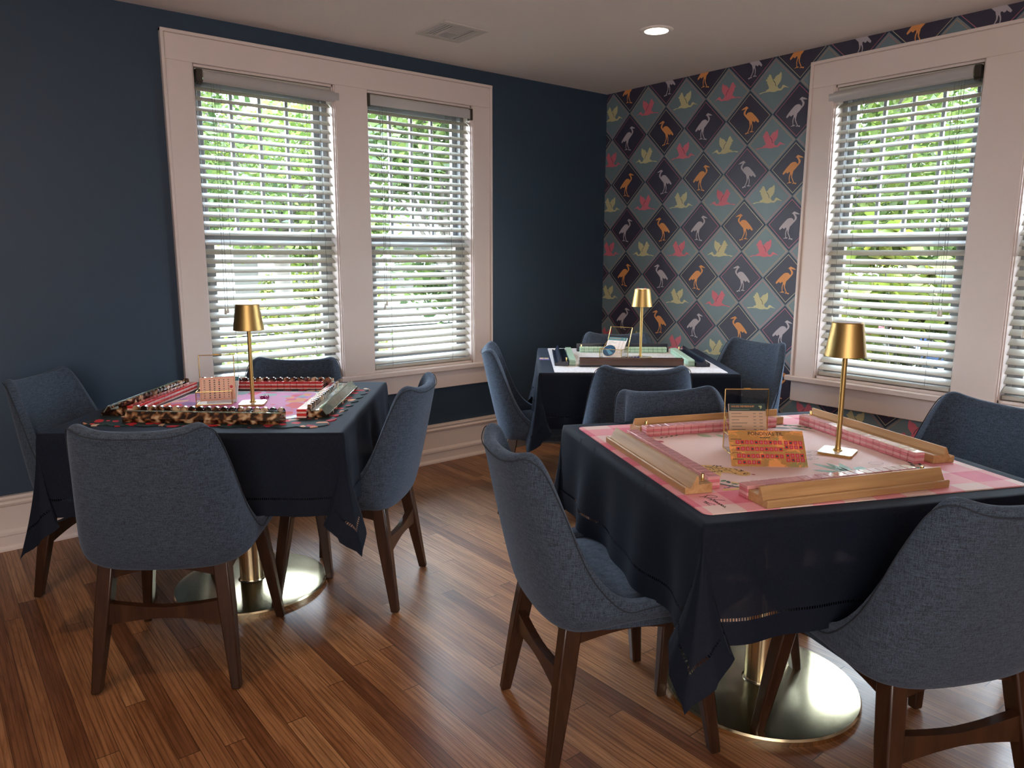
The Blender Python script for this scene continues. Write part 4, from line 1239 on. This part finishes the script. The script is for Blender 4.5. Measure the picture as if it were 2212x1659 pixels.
for r_, (y, n, lab) in enumerate(((h-.042, 10, 'CRAKS'), (h-.062, 10, 'BAMS'), (h-.083, 10, 'DOTS'), (h-.102, 5, 'WINDS'))):
    for k in range(n): tl_(.018+.0128*k, y, (k+r_) % 3)
    for q in range(len(lab)+2): mb.box(.006+.0042*q, .009+.0042*q, y+.0136, y+.0156, 0, .0005, 1)
for k in range(4): tl_(.152+.0128*k-.002, h-.042, k % 3); tl_(.152+.0128*k-.002, h-.055, (k+1) % 3)
text_mb('FLOWERS', .0045, 1, Matrix.Translation((.15, h-.0665, .0006)), mb=mb)
for k in range(4): tl_(.152+.0128*k-.002, h-.080, (k+1) % 3); tl_(.152+.0128*k-.002, h-.093, k % 3)

o = mb.build('tile_guide_card', [M['foil'], M['ink'], M['redink'], M['leafdk'], M['trose']])
place(o, 3, -.200, -.106, -17.5, ZT, 38); tag(o, 'orange foil tile guide card leaning on the glass holder, pink mat', 'card')
# table 2
bx2 = card_box(2, -.150, .030, -27, 30, 'brass-edged glass card holder with raised lid on the white mat')
member_card(2, -.132, .040, -27, ZT+.004, 42, M['teal'], M['white'], 'white and teal membership card leaning in the glass holder on the far table', 5)
mb = MB(); mb.lathe([(0, -.003), (.040, -.003), (.040, 0), (0, 0)], 40, 0); mb.disc(.0365, .0004, 40, 1)
mb.add([(-.02, .004, .0007), (0, .014, .0007), (.012, .016, .0007), (-.002, .004, .0007), (.026, -.016, .0007), (.008, -.03, .0007), (-.014, -.002, .0007)], [list(range(7))], 2)
o = mb.build('round_coaster', [M['cream'], M['coast'] if 'coast' in M else M.setdefault('coast', mat('coaster_blue', (.02, .075, .16), .3)), M.setdefault('coast2', mat('coaster_light_blue', (.10, .28, .42), .3))], None, 50)
place(o, 2, -.097, .030, -27, ZT+.042, 40); tag(o, 'round dark blue coaster in front of the cards in the far glass holder', 'coaster')
mb = MB(); sheet(mb, .085, .055, 0); mb.box(.040, .082, .004, .026, 0, .0003, 1); mb.box(.044, .082, .030, .051, 0, .0003, 1); mb.box(.004, .03, .04, .044, 0, .0003, 2)
o = mb.build('score_card', [M.setdefault('violet', mat('violet_card', (.12, .10, .34), .5)), M.setdefault('buff', mat('buff_panel', (.60, .48, .25), .5)), M['redink']])
o.location = tw(2, -.472, .055, HT+.0012); o.rotation_euler = (0, 0, TAB[2][2]+R(80)); o.location = tw(2, -.42, .02, HT+.0006) ; tag(o, 'small violet and yellow card lying at the left edge of the white mat', 'card')
o.rotation_euler = (0, 0, TAB[2][2]+R(90)); o.location = tw(2, -.430, -.035, HT+.0010)

def die(t, x, y, rot, m, lab, grp, s=.014):
    mb = MB(); mb.rbox(-s/2, s/2, -s/2, s/2, 0, s, .0016, 0)
    for (a_, b_) in ((-.3, -.3), (.3, .3), (0, 0), (-.3, .3), (.3, -.3)):
        mb.add([(a_*s+.0012*math.cos(k), b_*s+.0012*math.sin(k), s+.0001) for k in [i*PI/4 for i in range(8)]], [list(range(8))], 1)
        mb.add([(a_*s+.0012*math.cos(k), -s/2-.0001, s/2+b_*s+.0012*math.sin(k)) for k in [i*PI/4 for i in range(8)]], [list(range(8))], 1)
    o = mb.build('die', [m, M['white']], None, None, tw(t, x, y, ZT), TAB[t][2]+R(rot)); tag(o, lab, 'dice', grp)
for k, (x, y) in enumerate(((.060, .070), (.078, .062), (.074, .082))): die(1, x, y, 20*k+5, M['die1'], 'magenta die with white pips behind the lamp base on the floral mat', 'magenta dice')
for k, (x, y) in enumerate(((.025, -.004), (.045, .0), (.062, .006))): die(2, x, y, 25*k, M['die2'], 'blue die with white pips beside the lamp on the far table', 'blue dice', .012)

# ------------------------------------------------------------------ outdoors
GZ = -.85
def ground(x, y):
    # terrain falls gently away from the house
    d = max(0, y-4, x-4)
    return GZ
mb = MB()
def sheetg(x0, x1, y0, y1, nx, ny, dz, m):
    vs = []; fs = []
    for j in range(ny+1):
        for i in range(nx+1):
            x = x0+(x1-x0)*i/nx; y = y0+(y1-y0)*j/ny; vs.append((x, y, ground(x, y)+dz))
    for j in range(ny):
        for i in range(nx): a = j*(nx+1)+i; fs.append((a, a+1, a+nx+2, a+nx+1))
    mb.add(vs, fs, m)
M['grass'] = mat('lawn_grass', (.045, .062, .010), .8, vary=.5, nscale=1.5)
M['asph'] = mat('pale_asphalt', (.055, .055, .055), .8, vary=.1, nscale=3)
M['conc'] = mat('concrete_walk', (.065, .06, .055), .8, vary=.1, nscale=3)
M['mulch'] = mat('mulch_bed', (.22, .12, .07), .9, vary=.3, nscale=20)
sheetg(-60, 80, -60, 80, 28, 28, 0, 0); o = mb.build('lawn', M['grass']); tag(o, 'sunlit lawn seen through the window blinds', 'lawn', kind='stuff')
mb = MB(); sheetg(-60, 80, 10.3, 11.5, 28, 1, .03, 0); struct(mb.build('trim_3', M['conc']))
mb = MB(); sheetg(-60, 80, 15.5, 21.5, 28, 2, .04, 0); struct(mb.build('trim_4', M['asph']))
mb = MB(); sheetg(9, 18, -60, 10, 3, 14, .04, 0); struct(mb.build('trim_5', M['asph']))
bpy.data.objects['trim_3'].name = 'sidewalk'; bpy.data.objects['trim_4'].name = 'street'; bpy.data.objects['trim_5'].name = 'parking_lot'
for nm in ('sidewalk', 'street', 'parking_lot'): struct(bpy.data.objects[nm])

M['bark'] = mat('grey_bark', (.07, .06, .05), .9, vary=.4, nscale=9, bump=.5)
M['leafA'] = m_leaf('leaf_fresh', (.025, .05, .010), (.065, .10, .018), (.14, .17, .035))
M['leafB'] = m_leaf('leaf_mid', (.015, .03, .010), (.045, .075, .018), (.09, .12, .03))
M['leafC'] = m_leaf('leaf_yellow', (.03, .045, .008), (.075, .095, .014), (.14, .13, .02))
def foliage(rng, cen, rad, n, size, clumps=40):
    mb = MB(); cl = []
    for k in range(clumps):
        while True:
            p = Vector((rng.uniform(-1, 1), rng.uniform(-1, 1), rng.uniform(-1, 1)))
            if p.length < 1: break
        cl.append(Vector((cen[0]+p.x*rad[0], cen[1]+p.y*rad[1], cen[2]+p.z*rad[2])))
    cr = min(rad)*.33
    for k in range(n):
        c_ = rng.choice(cl); p = c_ + Vector((rng.gauss(0, 1), rng.gauss(0, 1), rng.gauss(0, .7)))*cr*.6
        a = Vector((rng.uniform(-1, 1), rng.uniform(-1, 1), rng.uniform(-.8, .4))).normalized()
        b = a.cross(Vector((rng.uniform(-1, 1), rng.uniform(-1, 1), rng.uniform(-1, 1)))).normalized()
        s = size*rng.uniform(.6, 1.3)
        i = len(mb.v); mb.v += [tuple(p), tuple(p+a*s*.5+b*s*.28), tuple(p+a*s), tuple(p+a*s*.5-b*s*.28)]
        mb.f.append([i, i+1, i+2, i+3]); mb.m.append(0)
    return mb, cl
def tree(x, y, htrunk, cen, rad, n, size, leafm, seed, label, r0=.18, group='trees outside the windows', name='tree', clumps=40):
    rng = random.Random(seed); gz = ground(x, y)
    root = empty(name, (x, y, gz), 0, label, 'tree' if name == 'tree' else 'shrub', group)
    mb, cl = foliage(rng, cen, rad, n, size, clumps); mb.build('foliage', M[leafm], root)
    mb = MB(); pts = [(0, 0, -.1), (.03, .02, htrunk*.5), (0, .06, htrunk), (cen[0]*.5, cen[1]*.5, (htrunk+cen[2])/2+.1)]
    mb.tube(pts, [r0*1.25, r0, r0*.85, r0*.55], 9)
    for q in cl[::2]:
        a = Vector((0, .05, htrunk*rng.uniform(.8, 1.0))); m_ = a.lerp(q, .5)+Vector((rng.uniform(-.3, .3), rng.uniform(-.3, .3), rng.uniform(0, .4)))*min(rad)*.3
        mb.tube([a, m_, q], [r0*.42, r0*.25, r0*.08], 5)
    mb.build('trunk', M['bark'], root, 60)
    return root
# seen through the navy-wall windows
tree(2.75, 13.0, 2.6, (0, 0, 4.6), (3.0, 2.6, 2.1), 9000, .17, 'leafA', 1, 'street tree whose trunk stands behind the left window blinds', .20)
tree(-1.6, 6.8, 2.2, (.0, .2, 4.0), (2.0, 1.6, 1.9), 12000, .14, 'leafB', 2, 'leafy tree close outside the left window of the navy wall', .12)
tree(1.9, 4.6, 1.9, (.1, .3, 3.6), (1.8, 1.4, 1.9), 11000, .15, 'leafB', 3, 'dark green tree close outside the second window of the navy wall', .11)
tree(9.0, 25.5, 2.6, (0, 0, 4.9), (3.5, 2.6, 3.1), 9000, .32, 'leafA', 4, 'broad tree across the street beyond the left window', .25)
tree(18.2, 25, 2.4, (0, 0, 4.6), (3.6, 2.6, 3.0), 9000, .32, 'leafB', 5, 'round tree across the street beyond the second window', .25)
tree(-.5, 29, 2.4, (0, 0, 4.7), (3.6, 3.0, 2.9), 7000, .32, 'leafB', 6, 'darker tree across the street at the left window edge', .25)
tree(27, 24, 2.8, (0, 0, 5.6), (3.2, 3.0, 3.2), 6000, .38, 'leafA', 16, 'tall tree far across the street', .3)
tree(-.9, 3.4, .3, (0, 0, .85), (.9, .6, .75), 5000, .085, 'leafC', 7, 'yellow-green shrub just outside the left window', .03, 'shrubs outside the windows', 'shrub', 24)
tree(8.5, 23.2, .2, (0, 0, .9), (2.6, .8, .7), 3500, .16, 'leafC', 8, 'low bright shrub across the street', .04, 'shrubs outside the windows', 'shrub', 24)
tree(15.5, 23.5, .2, (0, 0, .9), (2.6, .8, .8), 3500, .16, 'leafA', 9, 'low green hedge across the street beyond the second window', .04, 'shrubs outside the windows', 'shrub', 24)
# seen through the right-hand windows
tree(3.2, -.9, .7, (0, 0, 1.75), (1.2, 1.5, .62), 3600, .19, 'leafC', 10, 'large-leaved bright shrub outside the right-hand window', .05, 'shrubs outside the windows', 'shrub', 26)
tree(2.4, -.7, .15, (0, 0, .52), (.6, 1.4, .30), 1800, .13, 'leafA', 15, 'low green plants under the right-hand window', .03, 'shrubs outside the windows', 'shrub', 26)
tree(7.2, 2.2, 2.4, (0, 0, 4.3), (2.5, 2.2, 1.9), 9000, .17, 'leafA', 11, 'tree with arching branch outside the right-hand window', .16)
tree(7.6, -3.0, 2.4, (0, 0, 4.3), (2.3, 2.2, 1.8), 8000, .17, 'leafC', 12, 'pale yellow-green tree at the right edge of the right-hand window', .16)
tree(21.5, 7, 2.4, (0, 0, 4.6), (3.2, 3.6, 3.0), 6500, .34, 'leafB', 13, 'tree beyond the parked cars', .28)
tree(21.5, -2.5, 2.4, (0, 0, 4.6), (3.2, 3.6, 3.0), 6500, .34, 'leafA', 14, 'tree beyond the far end of the parking lot', .28)

# parked cars
def car(x, y, rz, body, label):
    gz = ground(x, y)+.04
    root = empty('car', (x, y, gz), rz, label, 'car', 'cars parked outside')
    prof = [(-2.15, .32), (-2.2, .62), (-2.05, .86), (-1.5, .93), (-1.0, 1.38), (-.6, 1.45), (.55, 1.44), (1.15, .98), (2.0, .82), (2.18, .60), (2.12, .32)]
    mb = MB(); mb.prism(prof, -.86, .86, 'y'); mb.v = [(x_, y_*(1-.16*max(0, (z_-.9)/.55)), z_) for x_, y_, z_ in mb.v]
    o = mb.build('car_body', body, root, 30); fix_normals(o); bev(o, .06, 3, 20)
    mb = MB()
    for s in (-1, 1): mb.add([(-1.25, s*.865, .95), (-.98, s*.80, 1.33), (-.58, s*.79, 1.39), (.5, s*.79, 1.38), (1.0, s*.865, .98)], [(0, 1, 2, 3, 4)] if s < 0 else [(4, 3, 2, 1, 0)])
    mb.add([(1.20, -.74, 1.0), (1.20, .74, 1.0), (.60, .66, 1.42), (.60, -.66, 1.42)], [(0, 1, 2, 3)]); mb.add([(-1.52, -.74, .96), (-1.06, -.66, 1.36), (-1.06, .66, 1.36), (-1.52, .74, .96)], [(0, 1, 2, 3)])
    mb.build('car_windows', M.setdefault('carglass', mat('car_glass', (.03, .04, .05), .08)), root)
    for sx in (-1.35, 1.35):
        for sy in (-.80, .80):
            mb = MB(); mb.lathe([(0, -.09), (.2, -.10), (.31, -.09), (.33, 0), (.31, .09), (.2, .10), (0, .09)], 20, M=Matrix.Translation((sx, sy, .33)) @ Matrix.Rotation(R(90), 4, 'X')); mb.build('wheel', M.setdefault('tyre', mat('tyre_black', (.02, .02, .02), .7)), root, 30)
car(13.4, 4.6, R(25), mat('car_red', (.10, .006, .012), .2, Coat_Weight=.6), 'red car parked outside the right-hand window')
car(11.0, .9, R(10), mat('car_blue', (.008, .016, .05), .2, Coat_Weight=.6), 'dark blue car parked outside the right-hand window')
car(14.5, -1.2, R(15), mat('car_white', (.08, .08, .08), .2, Coat_Weight=.6), 'white car parked outside the right-hand window')
car(13.2, 17.6, R(0), mat('car_silver', (.05, .052, .056), .25, Coat_Weight=.6), 'silver car on the street beyond the navy-wall windows')

# stop sign
so = empty('stop_sign', (3.6, 10.6, ground(3.6, 10.6)), R(-35), 'small red stop sign on a post outside the second window', 'street sign')
mb = MB(); pts = [(.21*math.cos(R(22.5+45*k)), .21*math.sin(R(22.5+45*k))) for k in range(8)]
mb.add([(x_, -.01, z_+.62) for x_, z_ in pts]+[(x_, .0, z_+.62) for x_, z_ in pts], [list(range(8)), [8+i for i in range(8)][::-1]]+[(i, (i+1) % 8, 8+(i+1) % 8, 8+i) for i in range(8)], 0)
text_mb('STOP', .15, 1, Matrix.Translation((0, -.012, .57)) @ Matrix.Rotation(R(90), 4, 'X'), 'CENTER', .003, mb=mb)
mb.build('sign_face', [M['redsign'] if 'redsign' in M else M.setdefault('redsign', mat('sign_red', (.12, .004, .006), .4)), M['white']], so)
mb = MB(); mb.tube([(0, .01, 0), (0, .01, .8)], .022, 8); mb.build('post', M['bracket'], so)

# neighbouring houses
def house(x, y, rz, w, d, h, wallm, roofm, label):
    gz = ground(x, y); root = empty('house', (x, y, gz), rz, label, 'house')
    mb = MB(); mb.box(-w/2, w/2, -d/2, d/2, 0, h); mb.build('house_wall', wallm, root)
    mb = MB(); mb.prism([(-d/2-.5, h), (0, h+d*.32), (d/2+.5, h), (d/2+.5, h+.12), (0, h+d*.32+.15), (-d/2-.5, h+.12)], -w/2-.4, w/2+.4, 'x'); o = mb.build('roof', roofm, root); fix_normals(o)
    for k in range(-2, 3):
        if k == 0: continue
        mb = MB(); mb.box(k*w/5.5-.5, k*w/5.5+.5, -d/2-.05, -d/2, 1.0, 2.3); mb.build('house_window', M['vinyl'], root)
    mb = MB(); mb.box(-.5, .5, -d/2-.05, -d/2, .1, 2.2); mb.build('house_door', M['bracket'], root)
brick = mat('brick_red_wall', (.06, .02, .013), .8, vary=.25, nscale=8); sid = mat('pale_siding', (.05, .048, .042), .7); rf = mat('grey_shingles', (.03, .029, .029), .8, vary=.2)
house(14, 36, 0, 12, 8, 3.0, sid, rf, 'pale house with grey roof across the street')
house(31, 38, R(-10), 12, 8, 3.0, brick, rf, 'brick house across the street, further right')
house(33, 2, R(90), 14, 9, 3.2, brick, rf, 'brick building beyond the parked cars')

# ------------------------------------------------------------------ light
SUN = bpy.data.lights.new('sun', 'SUN'); SUN.energy = 8; SUN.angle = R(3); SUN.color = (1, .95, .86)
so_ = bpy.data.objects.new('sun', SUN); COL.objects.link(so_); so_.rotation_euler = Vector((.35, .55, -1.0)).to_track_quat('-Z', 'Y').to_euler()
wd = bpy.data.worlds.new('sky'); SC.world = wd; wd.use_nodes = True
nt = wd.node_tree; bg = nt.nodes['Background']
tc = nt.nodes.new('ShaderNodeTexCoord'); sx = nt.nodes.new('ShaderNodeSeparateXYZ'); nt.links.new(tc.outputs['Generated'], sx.inputs[0])
rp = nt.nodes.new('ShaderNodeValToRGB'); rp.color_ramp.elements[0].position = 0; rp.color_ramp.elements[0].color = (.90, .95, 1, 1); rp.color_ramp.elements[1].position = .8; rp.color_ramp.elements[1].color = (.62, .78, 1.0, 1)
nt.links.new(sx.outputs[2], rp.inputs[0]); nt.links.new(rp.outputs[0], bg.inputs[0]); bg.inputs[1].default_value = 26

# added soft fill light behind the camera, no fixture, aimed forward and up
def area(x, y, z, sx_, sy_, e, col, rot):
    L = bpy.data.lights.new('fill_light', 'AREA'); L.shape = 'RECTANGLE'; L.size = sx_; L.size_y = sy_; L.energy = e; L.color = col
    o = bpy.data.objects.new('fill_light', L); COL.objects.link(o); o.location = (x, y, z); o.rotation_euler = rot
area(-5.3, -5.5, 1.5, 2.2, 1.4, 62, (1, .88, .80), (R(122), 0, R(-40)))

# ------------------------------------------------------------------ camera
f_px = 1602.4447; pitch, roll, yaw = .1741, .0025, .6778
Fv = Vector((math.sin(yaw)*math.cos(pitch), math.cos(yaw)*math.cos(pitch), -math.sin(pitch)))
Rv = Vector((math.cos(yaw), -math.sin(yaw), 0)); Uv = Rv.cross(Fv)
R2 = Rv*math.cos(roll)+Uv*math.sin(roll); U2 = -Rv*math.sin(roll)+Uv*math.cos(roll)
cam = bpy.data.cameras.new('camera'); cam.sensor_fit = 'HORIZONTAL'; cam.sensor_width = 36; cam.lens = f_px/2212*36; cam.clip_start = .05; cam.clip_end = 300
co = bpy.data.objects.new('camera', cam); COL.objects.link(co)
co.matrix_world = Matrix(((R2.x, U2.x, -Fv.x, -4.0103), (R2.y, U2.y, -Fv.y, -3.9090), (R2.z, U2.z, -Fv.z, 1.3241), (0, 0, 0, 1)))
SC.camera = co
SC.view_settings.view_transform = 'Standard'
SC.view_settings.look = 'None'
SC.view_settings.exposure = 0.62
SC.cycles.use_denoising = True
SC.cycles.max_bounces = 10
SC.cycles.diffuse_bounces = 5
SC.cycles.transparent_max_bounces = 24
SC.cycles.sample_clamp_indirect = 6
SC.cycles.use_adaptive_sampling = True
